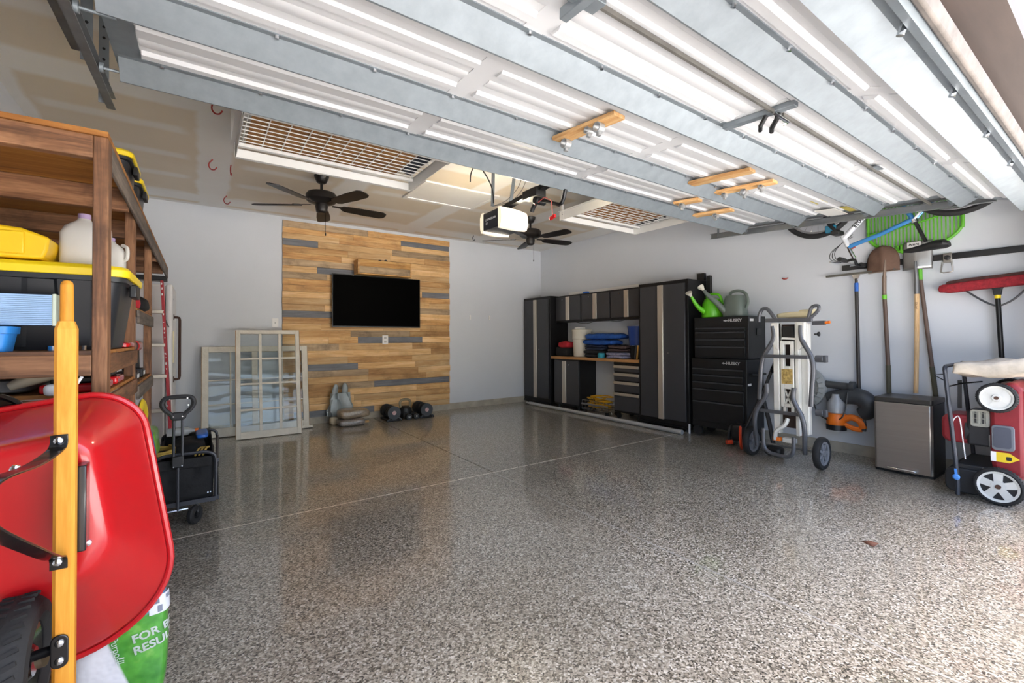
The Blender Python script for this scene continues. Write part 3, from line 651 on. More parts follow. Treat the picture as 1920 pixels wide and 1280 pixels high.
# ---- wire basket with yellow cord
t = thing('wire_basket', (4.82, 4.62, 0), 'low wire basket cart under the worktop', 'basket')
cw = chrome
for z in (.06, .13, .19):
    MB().tube([(4.72, 4.40, z), (4.72, 4.92, z), (4.95, 4.92, z), (4.95, 4.40, z)], .004, n=6, closed=True).build('wire_ring', cw, t)
for k in range(9): MB().tube([(4.72, 4.40+k*.065, .19), (4.72, 4.40+k*.065, .06), (4.95, 4.40+k*.065, .06), (4.95, 4.40+k*.065, .19)], .0028, n=5).build('wire', cw, t)
MB().bx(4.70, 4.72, 4.40, 4.92, .125, .15).build('rim_strip', dsteel, t, bev=.003)
for yy in (4.44, 4.88):
    for xx in (4.74, 4.93):
        MB().cyl((xx, yy-.01, .03), (xx, yy+.01, .03), .03).tube([(xx, yy, .03), (xx, yy, .06)], .006).build('caster', black, t)
MB().tube([(4.70, 4.36, .10), (4.70, 4.33, .09), (4.70, 4.31, .05), (4.70, 4.33, .015), (4.70, 4.36, .03)], .005, n=6).build('hook_end', chrome, t)
t = thing('extension_cord', (4.83, 4.66, .07), 'yellow extension cord coiled in the wire basket', 'cord')
rg = random.Random(2); pts = []
for k in range(90):
    a = k*.52; rr = .10+.07*math.sin(k*.7)+.02*rg.random(); pts.append((4.83+rr*.58*math.cos(a), 4.66+rr*1.35*math.sin(a), .08+.0021*k+.012*rg.random()))
MB().tube(sm(pts, 4), .0075, n=6).build('cable', mat('cord_yellow', 'd59f14', .5, var=.15), t)
# ================================================================== black tool chest
chk = mat('chest_black', '161719', .42, .1, var=.08, scale=20, bump=.02)
def chest(name, y0, y1, z0, z1, dz, label, sides):
    t = thing(name, (4.88, (y0+y1)/2, z0), label, 'tool chest', 'black tool chests')
    x = 4.69
    MB().bx(x+.02, 5.07, y0, y1, z0, z1).build('body', chk, t, bev=.006)
    for a, b in dz:
        d = MB().bx(x, x+.02, y0+.03, y1-.03, a+.003, b-.003).build('drawer', chk, t, bev=.003)
        MB().prism([(0, 0), (.014, -.004), (.014, -.016), (.009, -.016), (.009, -.008), (0, -.008)], y0+.03, y1-.03, frame((x, 0, b), (-1, 0, 0), (0, 0, 1), (0, 1, 0))).build('pull_lip', mat('lip_highlight', '515257', .3, .5), d)  # black drawer lip coloured lighter, a highlight painted into its base colour
    for q in sides: q(t, x, y0, y1, z0, z1)
    return t
def logo(t, x, y0, y1, z0, z1):
    z = z1-.045; w = mat('badge_silver', 'cfd0d2', .35, .4)
    text('HUSKY', .042, frame((x-.001+.02-.0205, y0+.135, z), (0, -1, 0), (0, 0, 1)), w, t, bold=.0012, sx=1.15)
    MB().prism([(0, 0), (.03, .012), (.028, .004), (.05, .004), (.05, -.006), (.028, -.006), (.03, -.012)], 0, .001, frame((x-.001, y0+.265, z), (0, -1, 0), (0, 0, 1))).build('emblem', w, t)
def sidebits(t, x, y0, y1, z0, z1):
    MB().bx(x+.05, x+.12, y0-.002, y0, z1-.055, z1-.03).build('sticker', white, t)
    MB().bx(x+.18, x+.25, y0-.012, y0, z1-.20, z1-.13).build('side_handle', black, t, bev=.004)
ct = chest('tool_chest', 2.415, 3.04, .885, 1.342, [(1.18, 1.225), (1.10, 1.178), (1.02, 1.098), (.90, 1.018)], 'upper black tool chest with four drawers under the watering cans', [logo, sidebits])
cb = chest('rolling_cabinet', 2.44, 3.08, .10, .878, [(.70, .77), (.62, .698), (.54, .618), (.40, .538), (.17, .398)], 'lower black rolling tool cabinet with five drawers', [logo])
MB().bx(4.73, 4.80, 2.438, 2.44, .60, .625).build('sticker', white, cb)
MB().tube(sm([(4.78, 2.44, .72), (4.78, 2.39, .72), (5.0, 2.39, .72), (5.0, 2.44, .72)], 3), .012).build('push_handle', black, cb)
for yy in (2.50, 3.02):
    for xx in (4.74, 5.0):
        MB().cyl((xx-.018, yy, .055), (xx+.018, yy, .055), .055, n=18).bx(xx-.028, xx+.028, yy-.03, yy+.03, .085, .10).build('caster', rubber, cb)
one(MB().bx(4.665, 4.68, 3.085, 3.10, 0, .11), 'white_stick', white, (4.67, 3.09, 0), 'short white stick on the floor between locker and tool chest', 'stick')
# ---- watering cans
def can_spout(pts, r0, r1): return [r0+(r1-r0)*i/(len(pts)-1) for i in range(len(pts))]
t = thing('watering_can', (4.86, 2.92, 1.342), 'bright green watering can on the tool chest', 'watering can', 'watering cans')
gc = mat('lime_plastic', '63c41f', .35, var=.05); zc = 1.343
MB().lathe([(0, 0), (.112, 0), (.118, .015), (.108, .16), (.085, .215), (.05, .225), (.045, .21), (0, .21)], 28, T(4.87, 2.91, zc)).build('can_body', gc, t)
p = sm([(4.80, 2.95, zc+.06), (4.70, 2.99, zc+.13), (4.62, 3.02, zc+.25)], 5); MB().tube(p, can_spout(p, .036, .013), n=12).build('spout', gc, t)
MB().lathe([(.012, 0), (.014, .01), (.035, .045), (.037, .055), (0, .058)], 20, frame((4.62, 3.02, zc+.245), (0, 1, 0), (-.75, 0, -.6), (-.6, .15, .78))).build('rose', off, t)
p = sm([(4.87, 2.97, zc+.215), (4.87, 2.97, zc+.26), (4.87, 2.90, zc+.275), (4.87, 2.82, zc+.25), (4.87, 2.79, zc+.15), (4.87, 2.81, zc+.08)], 5); MB().tube(p, .015, n=10).build('handle', gc, t)
t = thing('watering_can', (4.86, 2.62, 1.342), 'translucent grey-green watering can on the tool chest beside the wall', 'watering can', 'watering cans')
gg = mat('smoky_plastic', '7e8b82', .3, var=.06, trans=.35)
Lp = []
for z, a, b in ((0, .115, .095), (.02, .12, .10), (.18, .105, .085), (.235, .09, .07), (.24, .06, .05)):
    Lp.append([V((4.87+b*math.copysign(abs(math.cos(q))**.6, math.cos(q)), 2.64+a*math.copysign(abs(math.sin(q))**.6, math.sin(q)), zc+z)) for q in [2*pi*k/28 for k in range(28)]])
MB().loops(Lp).build('can_body', gg, t)
p = sm([(4.82, 2.72, zc+.05), (4.76, 2.77, zc+.14), (4.70, 2.87, zc+.26), (4.69, 2.90, zc+.31)], 5); MB().tube(p, can_spout(p, .04, .014), n=12).build('spout', gg, t)
MB().lathe([(.012, 0), (.014, .01), (.034, .05), (.036, .062), (0, .065)], 20, frame((4.69, 2.90, zc+.305), (1, 0, 0), (0, .75, -.6), (-.3, .55, .78))).build('rose', off, t)
p = sm([(4.87, 2.70, zc+.235), (4.87, 2.68, zc+.275), (4.87, 2.60, zc+.285), (4.87, 2.525, zc+.25), (4.87, 2.50, zc+.16), (4.87, 2.52, zc+.09)], 5); MB().tube(p, .016, n=10).build('handle', gg, t)
# ================================================================== folded wheeled tool stand
cream = mat('cream_white_steel', 'dcdad2', .4, .1, var=.06, scale=5)
t = thing('tool_stand', (4.3, 1.86, 0), 'white and grey folded wheeled tool stand standing upright by the wall', 'tool stand')
ST = lambda y, z, d=0.: V((4.25+.02*z+d, y, z))
def stube(name, pts, m_=greyp, r=.019, par=t): return MB().tube(sm([ST(*p) for p in pts], 5), r, n=10).build(name, m_, par)
stube('upper_tube', [(1.725, 1.215, -.04), (1.72, 1.10, -.04), (1.65, .96, -.04), (1.632, .85, -.04), (1.642, .68, -.04), (1.65, .53, -.04)])
stube('upper_tube', [(1.955, 1.215, -.04), (1.95, 1.10, -.04), (2.03, .95, -.04), (2.055, .85, -.04), (2.065, .70, -.04), (2.075, .545, -.04)])
stube('lower_tube', [(1.76, .68, -.09), (1.765, .58, -.09), (1.70, .44, -.09), (1.685, .33, -.08), (1.695, .20, -.05), (1.70, .12, -.03)])
stube('lower_tube', [(1.985, .70, -.09), (1.99, .60, -.09), (2.07, .46, -.09), (2.095, .35, -.08), (2.10, .22, -.05), (2.10, .12, -.03)])
stube('base_loop', [(2.01, .30, -.10), (2.005, .15, -.10), (1.96, .095, -.10), (1.88, .085, -.10), (1.80, .09, -.10), (1.765, .14, -.10), (1.76, .26, -.10)], r=.016)
for z, a, b in ((.945, 1.66, 2.02), (.452, 1.70, 2.06)): MB().beam(ST(a, z, -.06), ST(b, z, -.06), .026, .03).build('crossbar', greyp, t, bev=.004)
MB().beam(ST(1.64, 1.262, -.03), ST(2.02, 1.268, -.03), .03, .035).build('top_bar', greyp, t, bev=.004)
stube('grab_handle', [(1.675, 1.24, -.03), (1.66, 1.32, -.03), (1.64, 1.37, -.03), (1.60, 1.378, -.03), (1.59, 1.35, -.03), (1.62, 1.31, -.03), (1.655, 1.28, -.03)], r=.014)
stube('grab_handle', [(1.94, 1.28, -.03), (1.97, 1.33, -.03), (2.01, 1.375, -.03), (2.05, 1.37, -.03), (2.075, 1.32, -.03), (2.078, 1.255, -.03)], r=.016)
# white body: side rails, back pan, ladder panel
for a, b in ((1.905, 1.955), (1.745, 1.775)): MB().bx(4.235, 4.30, a, b, .26, 1.245).xf(Matrix.Shear('XZ', 4, (0, 0))).build('side_rail', cream, t, bev=.005)
MB().bx(4.285, 4.345, 1.69, 1.745, .27, 1.235).build('side_plate', cream, t, bev=.006)
MB().bx(4.36, 4.40, 1.745, 1.955, .30, 1.23).build('back_pan', mat('pan_dark', '4b3b33', .7, var=.3, scale=6), t)
for yc in (1.725, 1.935):
    pr = [(-.03, .12), (.03, .12), (.03, -.02), (.02, -.07), (-.005, -.11), (-.03, -.125)]
    MB().prism([(a*1.0, b) for a, b in pr], 0, .05, frame((4.225, yc, 1.125), (0, 1 if yc > 1.8 else -1, 0), (0, 0, 1), (1, 0, 0))).build('corner_plate', cream, t, bev=.004)
def ring(x0, x1, y0, y1, z0, z1, w):
    return MB().bx(x0, x1, y0, y0+w, z0, z1).bx(x0, x1, y1-w, y1, z0, z1).bx(x0, x1, y0+w, y1-w, z0, z0+w).bx(x0, x1, y0+w, y1-w, z1-w, z1)
lp = ring(4.235, 4.275, 1.785, 1.895, .50, 1.08, .03).bx(4.235, 4.275, 1.815, 1.865, .82, .86).bx(4.235, 4.275, 1.815, 1.865, .66, .82).build('ladder_panel', cream, t, bev=.004)
MB().bx(4.2325, 4.235, 1.795, 1.885, .705, .835).build('info_plate', mat('bronze_plate', '6b5327', .5, var=.5, scale=45, col2='cdb06a'), lp)
MB().beam((4.25, 1.82, .53), (4.25, 1.86, .64), .01, .012).beam((4.25, 1.86, .53), (4.25, 1.82, .64), .01, .012).build('brace', cream, lp)
MB().bx(4.26, 4.30, 1.795, 1.885, 1.10, 1.21).build('dark_pad', black, t, bev=.004)
MB().beam((4.25, 1.885, 1.105), (4.25, 1.765, 1.10), .014, .018).build('cross_rod', cream, t)
for yy in (1.80, 1.865): MB().bx(4.24, 4.27, yy-.012, yy+.012, .455, .50).build('clip', cream, t)
MB().tube(sm([(4.24, 1.84, .40), (4.22, 1.86, .34), (4.22, 1.93, .28), (4.23, 1.945, .20)], 3), .018, n=6).build('foot_lever', cream, t)
MB().bx(4.22, 4.27, 1.90, 1.965, .19, .225).build('orange_block', orange, t, bev=.005)
MB().bx(4.24, 4.30, 1.79, 1.89, .185, .225).build('lower_bar', cream, t, bev=.005)
for yy, zz in ((1.60, .93), (1.605, .47)): MB().cyl((4.33, yy+.05, zz), (4.33, yy-.01, zz), .03).bx(4.31, 4.35, yy-.035, yy-.01, zz-.03, zz+.03).build('clamp_knob', greyp, t, bev=.003)
MB().lathe([(.006, 0), (.008, .02), (.02, .03), (.02, .04), (0, .042)], 12, frame((4.33, 1.66, 1.14), (1, 0, 0), (0, 0, 1), (0, -1, 0))).build('knob', black, t)
MB().beam((4.3, 1.66, 1.235), (4.3, 1.565, 1.235), .03, .035).build('side_arm', greyp, t); MB().cyl((4.3, 1.565, 1.235), (4.3, 1.53, 1.24), .012).build('arm_tip', orange, t)
def wheel(par, c, r, w, ax, hubm, n=5, tire=rubber):
    Mw = frame(c, *((1, 0, 0), (0, 0, 1)) if ax == 'Y' else ((0, 1, 0), (0, 0, 1)))
    h = w/2
    o = MB().lathe([(r*.72, -h*.7), (r*.80, -h), (r*.95, -h*.85), (r, -h*.4), (r, h*.4), (r*.95, h*.85), (r*.80, h), (r*.72, h*.7), (r*.70, 0), (r*.72, -h*.7)], 36, Mw).build('wheel', tire, par)
    mb = MB().lathe([(r*.60, -h*.6), (r*.73, -h*.8), (r*.73, h*.8), (r*.60, h*.6), (r*.60, -h*.6)], 36, Mw).lathe([(0, -h*.9), (r*.18, -h*.9), (r*.2, 0), (r*.18, h*.9), (0, h*.9)], 16, Mw)
    for k in range(n):
        a = 2*pi*k/n; mb.beam(Mw @ V((.12*r*math.cos(a), .12*r*math.sin(a), 0)), Mw @ V((.64*r*math.cos(a), .64*r*math.sin(a), 0)), w*.5, r*.16, up=Mw.to_3x3() @ V((-math.sin(a), math.cos(a), 0)))
    mb.build('wheel_hub', hubm, o); return o
gh = mat('grey_hub', '77787c', .5, var=.05)
wheel(t, (4.30, 1.605, .136), .136, .055, 'Y', gh, 7); wheel(t, (4.30, 2.185, .136), .136, .055, 'Y', gh, 7)
MB().cyl((4.30, 1.58, .136), (4.30, 2.21, .136), .010).build('axle', dsteel, t)
tan = mat('tan_cloth', 'cbbf9a', .85, var=.1, bump=.2)
one(MB().soft(4.30, 4.44, 1.69, 1.96, 1.285, 1.335, amp=.012, seed=4).soft(4.32, 4.42, 1.66, 1.78, 1.30, 1.36, amp=.01, seed=7), 'tan_cloth', tan, (4.37, 1.82, 1.285), 'tan cloth lying on top of the white tool stand', 'cloth')
# ---- black and orange edger leaning behind the stand
t = thing('lawn_edger', (4.50, 2.40, 0), 'black lawn edger with red-orange guard on the floor beside the tool chest', 'edger')
wheel(t, (4.55, 2.50, .11), .11, .03, 'Y', black, 6)
MB().soft(4.44, 4.58, 2.36, 2.48, .06, .24, amp=0, e1=.5, e2=.5).build('engine_housing', black, t)
MB().tube(sm([(4.42, 2.36, .22), (4.38, 2.34, .15), (4.37, 2.33, .06), (4.40, 2.34, .03)], 4), .028, n=8, flat=.5).build('guard', mat('red_orange', 'd6421f', .4), t)
MB().cyl((4.41, 2.44, .06), (4.36, 2.47, .06), .022).build('guard_knob', _mc['red_orange'], t)
MB().tube([(4.52, 2.36, .20), (4.62, 2.22, .60), (4.70, 2.12, .95)], .016, n=8).build('shaft', blackm, t)
MB().tube(sm([(4.66, 2.16, .78), (4.60, 2.12, .82), (4.58, 2.08, .80), (4.60, 2.04, .76)], 3), .022, n=8).build('handle', black, t)
MB().soft(4.40, 4.52, 1.98, 2.14, .0, .09, amp=.0, e1=.6, e2=.6).tube([(4.46, 2.06, .06), (4.50, 2.12, .30), (4.52, 2.18, .5)], .02).build('deflector', black, t)
# ---- round ribbed disc behind the stand
t = thing('ribbed_disc', (4.95, 2.0, .60), 'grey round ribbed disc on the wall behind the white tool stand', 'disc')
Md = frame((5.0, 2.02, .62), (0, 1, 0), (0, 0, 1), (-1, 0, 0))
MB().lathe([(0, 0), (.20, 0), (.215, .02), (.21, .05), (.16, .07), (.155, .05), (0, .05)], 36, Md).build('disc_body', mat('grey_plastic', '8a8d8c', .5, var=.08), t)
for k in range(24):
    a = 2*pi*k/24; MB().beam(Md @ V((.10*math.cos(a), .10*math.sin(a), .062)), Md @ V((.20*math.cos(a), .20*math.sin(a), .064)), .008, .012, up=(-1, 0, 0)).build('rib', _mc['grey_plastic'], t)
# ---- orange leaf blower hanging on the wall
t = thing('leaf_blower', (4.95, 1.65, .25), 'orange and grey leaf blower hanging low on the wall', 'leaf blower')
gdk = mat('dark_grey_plastic', '3c3e40', .45, var=.08)
MB().lathe([(0, 0), (.05, .0), (.075, .03), (.08, .09), (.08, .15), (.06, .16), (0, .16)], 24, T(4.94, 1.72, .24)).build('motor_body', orange, t)
MB().lathe([(.081, 0), (.083, .05), (.07, .03)], 24, T(4.94, 1.72, .24)).build('motor_grille', black, t)
MB().lathe([(.062, 0), (.07, .01), (.07, .10), (.035, .15), (.03, .18), (0, .18)], 24, T(4.94, 1.72, .395)).build('clear_cover', mat('clear_grey_plastic', '9a9b9c', .25, var=.1), t)
MB().tube(sm([(4.94, 1.68, .33), (4.94, 1.60, .37), (4.94, 1.53, .34), (4.94, 1.51, .28)], 4), .03, n=10).build('handle', orange, t)
MB().tube(sm([(4.94, 1.66, .30), (4.94, 1.58, .27), (4.94, 1.52, .27)], 4), .024, n=10).build('handle_brace', orange, t)
MB().tube(sm([(4.94, 1.505, .36), (4.94, 1.50, .30), (4.94, 1.505, .26)], 3), .016, n=8).build('rear_grip', gdk, t)
p = sm([(5.0, 1.80, .52), (5.0, 1.68, .55), (5.0, 1.56, .56), (5.0, 1.49, .51), (5.0, 1.49, .44), (5.0, 1.54, .40)], 5); MB().tube(p, [.06+.02*math.sin(pi*i/(len(p)-1)) for i in range(len(p))], n=14).build('fan_duct', gdk, t)
MB().cyl((4.99, 1.84, .66), (4.99, 1.60, .645), .035).cyl((4.99, 1.62, .65), (4.99, 1.585, .65), .05).build('nozzle', gdk, t)
MB().cyl((4.985, 1.86, .665), (4.985, 1.80, .662), .026).build('chrome_collar', chrome, t)
p = sm([(4.93, 1.90, .46), (4.90, 1.85, .37), (4.88, 1.75, .33), (4.88, 1.66, .36), (4.90, 1.63, .45), (4.92, 1.62, .60)], 6); MB().tube(p, .006, n=6).build('power_cord', black, t)
# ================================================================== steel bin
stn = mat('stainless', 'a8a29b', .32, .8, var=.05, scale=2, stretch=(1, 1, 30))
t = thing('step_bin', (4.88, 1.17, 0), 'stainless steel step bin with black lid against the wall', 'trash can')
MB().prism(rrect(.37, .355, .02), .015, .57, frame((4.88, 1.17, 0), (0, -1, 0), (1, 0, 0), (0, 0, 1))).build('bin_shell', black, t)
MB().prism([(-.185, 0), (-.185, .016), (-.17, .028), (.17, .028), (.185, .016), (.185, 0)], .02, .572, frame((4.7035, 1.17, 0), (0, -1, 0), (-1, 0, 0), (0, 0, 1))).build('steel_front', stn, t, bev=.004)
MB().prism(rrect(.375, .375, .02), .572, .612, frame((4.875, 1.17, 0), (0, -1, 0), (1, 0, 0), (0, 0, 1))).build('lid', mat('lid_dark', '3b3936', .35, .2), t, bev=.006)
MB().bx(4.635, 4.675, 1.08, 1.265, .028, .05).build('pedal', chrome, t, bev=.005)
MB().prism(rrect(.375, .375, .02), 0, .018, frame((4.875, 1.17, 0), (0, -1, 0), (1, 0, 0), (0, 0, 1))).build('plinth', black, t)
# ================================================================== lawn mower standing on end
mr = mat('mower_red', '801c25', .5, .1, var=.2, scale=6, coat=.1)
mbk = mat('mower_black', '1e1f22', .55, 0, var=.2, scale=9)
dw = mat('dusty_white', 'cfcfca', .6, 0, var=.06, scale=10)
t = thing('lawn_mower', (4.5, .62, 0), 'red lawn mower with white wheels stored standing on end', 'lawn mower')
def mwheel(c, r, w, spoke):
    Mw = frame(c, (0, 1, 0), (0, 0, 1), (1, 0, 0)); h = w/2
    o = MB().lathe([(r*.80, -h*.7), (r*.88, -h), (r*.96, -h*.8), (r, -h*.4), (r, h*.4), (r*.96, h*.8), (r*.88, h), (r*.80, h*.7), (r*.78, 0), (r*.80, -h*.7)], 44, Mw).build('wheel', rubber, t)
    tr = MB()
    for k in range(40):
        a = 2*pi*k/40; tr.bx(r*.985, r*1.012, -r*.035, r*.035, -h*.75, h*.75, Mw @ R(math.degrees(a), 'Z'))
    tag(tr.build('tread', rubber, o), kind='stuff')
    mb = MB().lathe([(r*.70, -h*.75), (r*.81, -h*.95), (r*.81, h*.9), (r*.70, h*.7), (r*.70, -h*.75)], 44, Mw)
    if spoke:
        for k in range(5):
            a = math.degrees(2*pi*k/5)+90
            mb.prism([(r*.15, -r*.16), (r*.72, -r*.20), (r*.72, r*.20), (r*.15, r*.16)], -h*.7, -h*.35, Mw @ R(a, 'Z'))
        mb.lathe([(0, -h*.8), (r*.3, -h*.8), (r*.32, -h*.3), (0, -h*.3)], 28, Mw)
        MB().lathe([(0, -h*.3), (r*.71, -h*.3), (r*.71, h*.3), (0, h*.3)], 32, Mw).build('wheel_back', mbk, o)
    else:
        mb.lathe([(0, -h*.55), (r*.71, -h*.55), (r*.71, -h*.3), (0, -h*.3)], 36, Mw).lathe([(0, -h*.9), (r*.22, -h*.9), (r*.26, -h*.5), (0, -h*.5)], 24, Mw)
        for k in range(4): mb.bx(r*.26, r*.66, -r*.015, r*.015, -h*.65, -h*.5, Mw @ R(35+90*k, 'Z'))
    mb.build('wheel_disc', dw, o)
    MB().lathe([(0, -h*1.0), (r*.12, -h*1.0), (r*.12, -h*.7), (0, -h*.7)], 14, Mw).build('axle_nut', mat('rust', '4d3427', .7, var=.2), o)
mwheel((4.33, .592, .124), .122, .05, True)
mwheel((4.33, .592, .707), .098, .045, False)
mwheel((4.86, .592, .124), .122, .05, True)
mwheel((4.86, .592, .707), .098, .045, False)
# deck shell (vertical), skirt and side
MB().prism([(.0, .20), (.06, .12), (.14, .14), (.16, .30), (.16, .62), (.12, .78), (.05, .82), (0, .76)], 4.37, 4.84, frame((0, .475, 0), (0, 1, 0), (0, 0, 1), (1, 0, 0))).build('deck', mr, t, bev=.025, segs=3)
MB().bx(4.38, 4.83, .44, .478, .20, .76).build('deck_skirt', mbk, t, bev=.01)
pn = MB().prism(rrect(.105, .165, .02), 0, .012, frame((4.368, .572, .44), (0, -1, 0), (0, 0, 1))).build('side_panel', mat('panel_grey', '6a6e76', .5), t, bev=.003)
MB().prism(rrect(.08, .135, .015), 0, .006, frame((4.357, .574, .442), (0, -1, 0), (0, 0, 1))).build('panel_inset', mat('panel_inset', '474b57', .5), pn)
lb = MB().prism([(-.065, -.03), (.02, -.03), (.065, 0), (.02, .034), (-.065, .034)], 0, .002, frame((4.366, .565, .31), (0, -1, 0), (0, 0, 1))).build('warning_label', mat('warning_yellow', 'e2c326', .5), t)
MB().prism([(-.065, -.03), (-.04, -.03), (-.04, .034), (-.065, .034)], 0, .0028, frame((4.366, .565, .31), (0, -1, 0), (0, 0, 1))).build('label_text_block', white, lb)
MB().soft(4.3625, 4.3645, .535, .56, .295, .32, amp=0, nu=12, nv=6).build('label_symbol', mbk, lb)
# engine, to the left of the deck
MB().prism(rrect(.17, .20, .05), 0, .26, frame((4.42, .80, .46), (0, 1, 0), (0, 0, 1), (1, 0, 0))).build('engine_cowl', mr, t, bev=.02, segs=3)
MB().cyl((4.50, .62, .45), (4.50, .76, .45), .10, n=24).build('crankcase', mbk, t)
MB().bx(4.40, 4.62, .63, .75, .36, .60).build('engine_block', mbk, t, bev=.015)
mg = MB().prism(rrect(.095, .115, .018), 0, .02, frame((4.385, .682, .552), (0, -1, 0), (0, 0, 1), (1, 0, 0)))
mg.build('muffler_guard', mat('guard_grey', '9d9d94', .5, .2, var=.08), t, bev=.003)
for k in range(5): MB().bx(4.378, 4.386, .642+k*.0185, .651+k*.0185, .515 if k in (1, 2, 3) else .505, .595).build('guard_fin', mbk if k % 2 else _mc['guard_grey'], t)
for k in range(3): MB().bx(4.376, 4.386, .64, .725, .515+k*.035, .519+k*.035).build('guard_bar', _mc['guard_grey'], t)
MB().soft(4.40, 4.46, .60, .65, .36, .46, amp=0, e1=.3, e2=.3).build('carburettor', dsteel, t)
MB().tube(sm([(4.38, .79, .555), (4.36, .775, .53), (4.37, .765, .40), (4.38, .755, .26)], 4), .0035, n=6).build('pull_cord', white, t)
MB().tube(sm([(4.38, .79, .555), (4.36, .81, .52), (4.37, .815, .42)], 4), .0035, n=6).build('pull_cord', white, t)
# rear flap, bagging door and handle
MB().prism(rrect(.20, .17, .05), 4.36, 4.84, frame((0, .76, .11), (0, 1, 0), (0, 0, 1), (1, 0, 0))).build('rear_flap', mbk, t, bev=.01)
MB().bx(4.37, 4.83, .60, .80, .19, .225).build('rear_baffle', mbk, t, bev=.008)
h = MB().tube(sm([(4.31, .785, .02), (4.31, .785, .15), (4.31, .81, .50), (4.31, .835, .84), (4.31, .838, .885), (4.33, .84, .90)], 4)+sm([(4.36, .84, .905), (4.80, .84, .905), (4.84, .838, .88), (4.84, .81, .50), (4.84, .785, .15)], 4), .0125, n=10).build('handle_bar', mat('handle_grey', '3d4048', .35, .5), t)
MB().lathe([(0, 0), (.018, 0), (.02, .012), (.012, .02), (0, .02)], 14, frame((4.298, .786, .145), (0, 1, 0), (0, 0, 1), (-1, 0, 0))).beam((4.292, .786, .15), (4.292, .79, .20), .014, .012).build('blue_knob', mat('knob_blue', '4d8fe0', .4), h)
MB().tube([(4.31, .838, .85), (4.36, .91, .84), (4.31, .835, .80)], .004, n=6).build('cable_guide', blackm, h)
MB().tube([(4.31, .832, .76), (4.45, .78, .78), (4.6, .7, .79)], .005, n=6).build('control_cable', blackm, h)
MB().beam((4.50, .80, .60), (4.46, .79, .80), .022, .02).build('lower_handle', blackm, t)
# dirty white cover lying on the mower
cv = mat('dirty_canvas', 'b9afa0', .9, 0, var=.3, scale=7, bump=.4, bs=30)
mb = MB().soft(4.30, 4.78, .40, .81, .825, .925, .3, .15, amp=.05, seed=6, nu=64, nv=16, fr=6.)
for p in mb.v: p.z += (.81-p.y)*.05; p.z -= .01*(p.x-4.3)
one(mb, 'canvas_cover', cv, (4.54, .62, .83), 'dirty off-white canvas bag lying on top of the mower', 'bag')
# ================================================================== tool rail and hanging tools
t = thing('tool_rail', (5.085, 1.1, 1.75), 'black horizontal tool rail fixed to the right wall', 'rail')
MB().bx(5.075, 5.095, .30, 1.70, 1.75, 1.80).build('rail_bar', black, t, bev=.003)
MB().bx(5.073, 5.0755, 1.44, 1.50, 1.768, 1.778).build('red_mark', red, t)
MB().bx(5.07, 5.095, .93, .985, 1.725, 1.805).build('hook_plate', stn, t, bev=.004)
MB().lathe([(0, 0), (.02, 0), (.02, .015), (0, .02)], 16, frame((5.07, .957, 1.765), (0, 1, 0), (0, 0, 1), (-1, 0, 0))).build('hook_knob', black, t)
MB().tube([(5.06, .985, 1.73), (5.05, .995, 1.65), (5.05, .975, 1.64)], .006, n=8).build('hook_arm', stn, t); MB().tube([(5.06, .93, 1.73), (5.05, .922, 1.65), (5.05, .945, 1.64)], .006, n=8).build('hook_arm', stn, t)
MB().tube([(5.05, .975, 1.642), (5.05, .945, 1.642)], .005, n=8).build('hook_bar', stn, t)
bh = mat('dark_handle', '2b2624', .5, 0, var=.3, scale=8)
brh = mat('brown_handle', '5d4a40', .5, 0, var=.12, scale=8)
t = thing('floor_squeegee', (5.05, 1.57, .55), 'floor squeegee with blue collar hanging head up on the wall', 'squeegee')
MB().beam((5.045, 1.82, 1.705), (5.045, 1.285, 1.712), .03, .018).build('blade', mat('squeegee_olive', '55524a', .6, var=.2), t)
MB().prism([(-.035, .0), (.035, 0), (.014, -.05), (-.014, -.05)], -.008, .008, frame((5.045, 1.577, 1.70), (0, 1, 0), (0, 0, 1))).build('socket', chrome, t)
MB().cyl((5.045, 1.577, 1.54), (5.045, 1.577, 1.62), .0165).build('collar', blue, t)
MB().cyl((5.045, 1.577, 1.54), (5.05, 1.572, .57), .0155).cyl((5.045, 1.577, 1.62), (5.045, 1.577, 1.66), .012).build('handle', bh, t)
def blade_grid(fn, nu, nv):
    vs = [fn(i/nu, j/nv) for j in range(nv+1) for i in range(nu+1)]; fs = []
    for j in range(nv):
        for i in range(nu): a = j*(nu+1)+i; fs.append((a, a+1, a+nu+2, a+nu+1))
    return MB().add(vs, fs)
t = thing('round_shovel', (5.04, 1.36, .6), 'rusty brown round-point shovel hanging blade up on the wall', 'shovel', 'hanging shovels')
def rs(a, b):
    z = 1.70+.235*b; hw = .118*(1-(max(0, b-.35)/.65)**2.2)**.5 if b < 1 else 0.0
    y = 1.375+(1-2*a)*max(hw, .004); s_ = (1-2*a)
    return V((5.022+.022*s_*s_-.012*math.exp(-(s_*4)**2)*(1-b)+.008*b, y, z))
MB().add(*[(m_.v, m_.f) for m_ in [blade_grid(rs, 16, 14)]][0]).build('blade', mat('rusty_steel', '6b5244', .6, .35, var=.25, scale=7, bump=.15), t, solid=.003)
MB().beam((5.02, 1.475, 1.692), (5.02, 1.265, 1.70), .02, .006).build('step', mat('step_steel', '87796e', .5, .4), t)
MB().tube(sm([(5.03, 1.355, 1.80), (5.02, 1.358, 1.70), (5.035, 1.366, 1.62), (5.045, 1.37, 1.50)], 5), [.012]*8+[.016]*8, n=10).build('socket', mat('socket_steel', '7c6b5f', .5, .4, var=.1), t)
MB().cyl((5.045, 1.37, 1.45), (5.045, 1.37, 1.49), .0185).build('green_band', green, t)
MB().cyl((5.045, 1.37, 1.50), (5.05, 1.352, .86), .016).build('handle', brh, t); MB().cyl((5.05, 1.352, .86), (5.05, 1.35, .61), .018).build('grip', mat('olive_grip', '4b4838', .7), t)
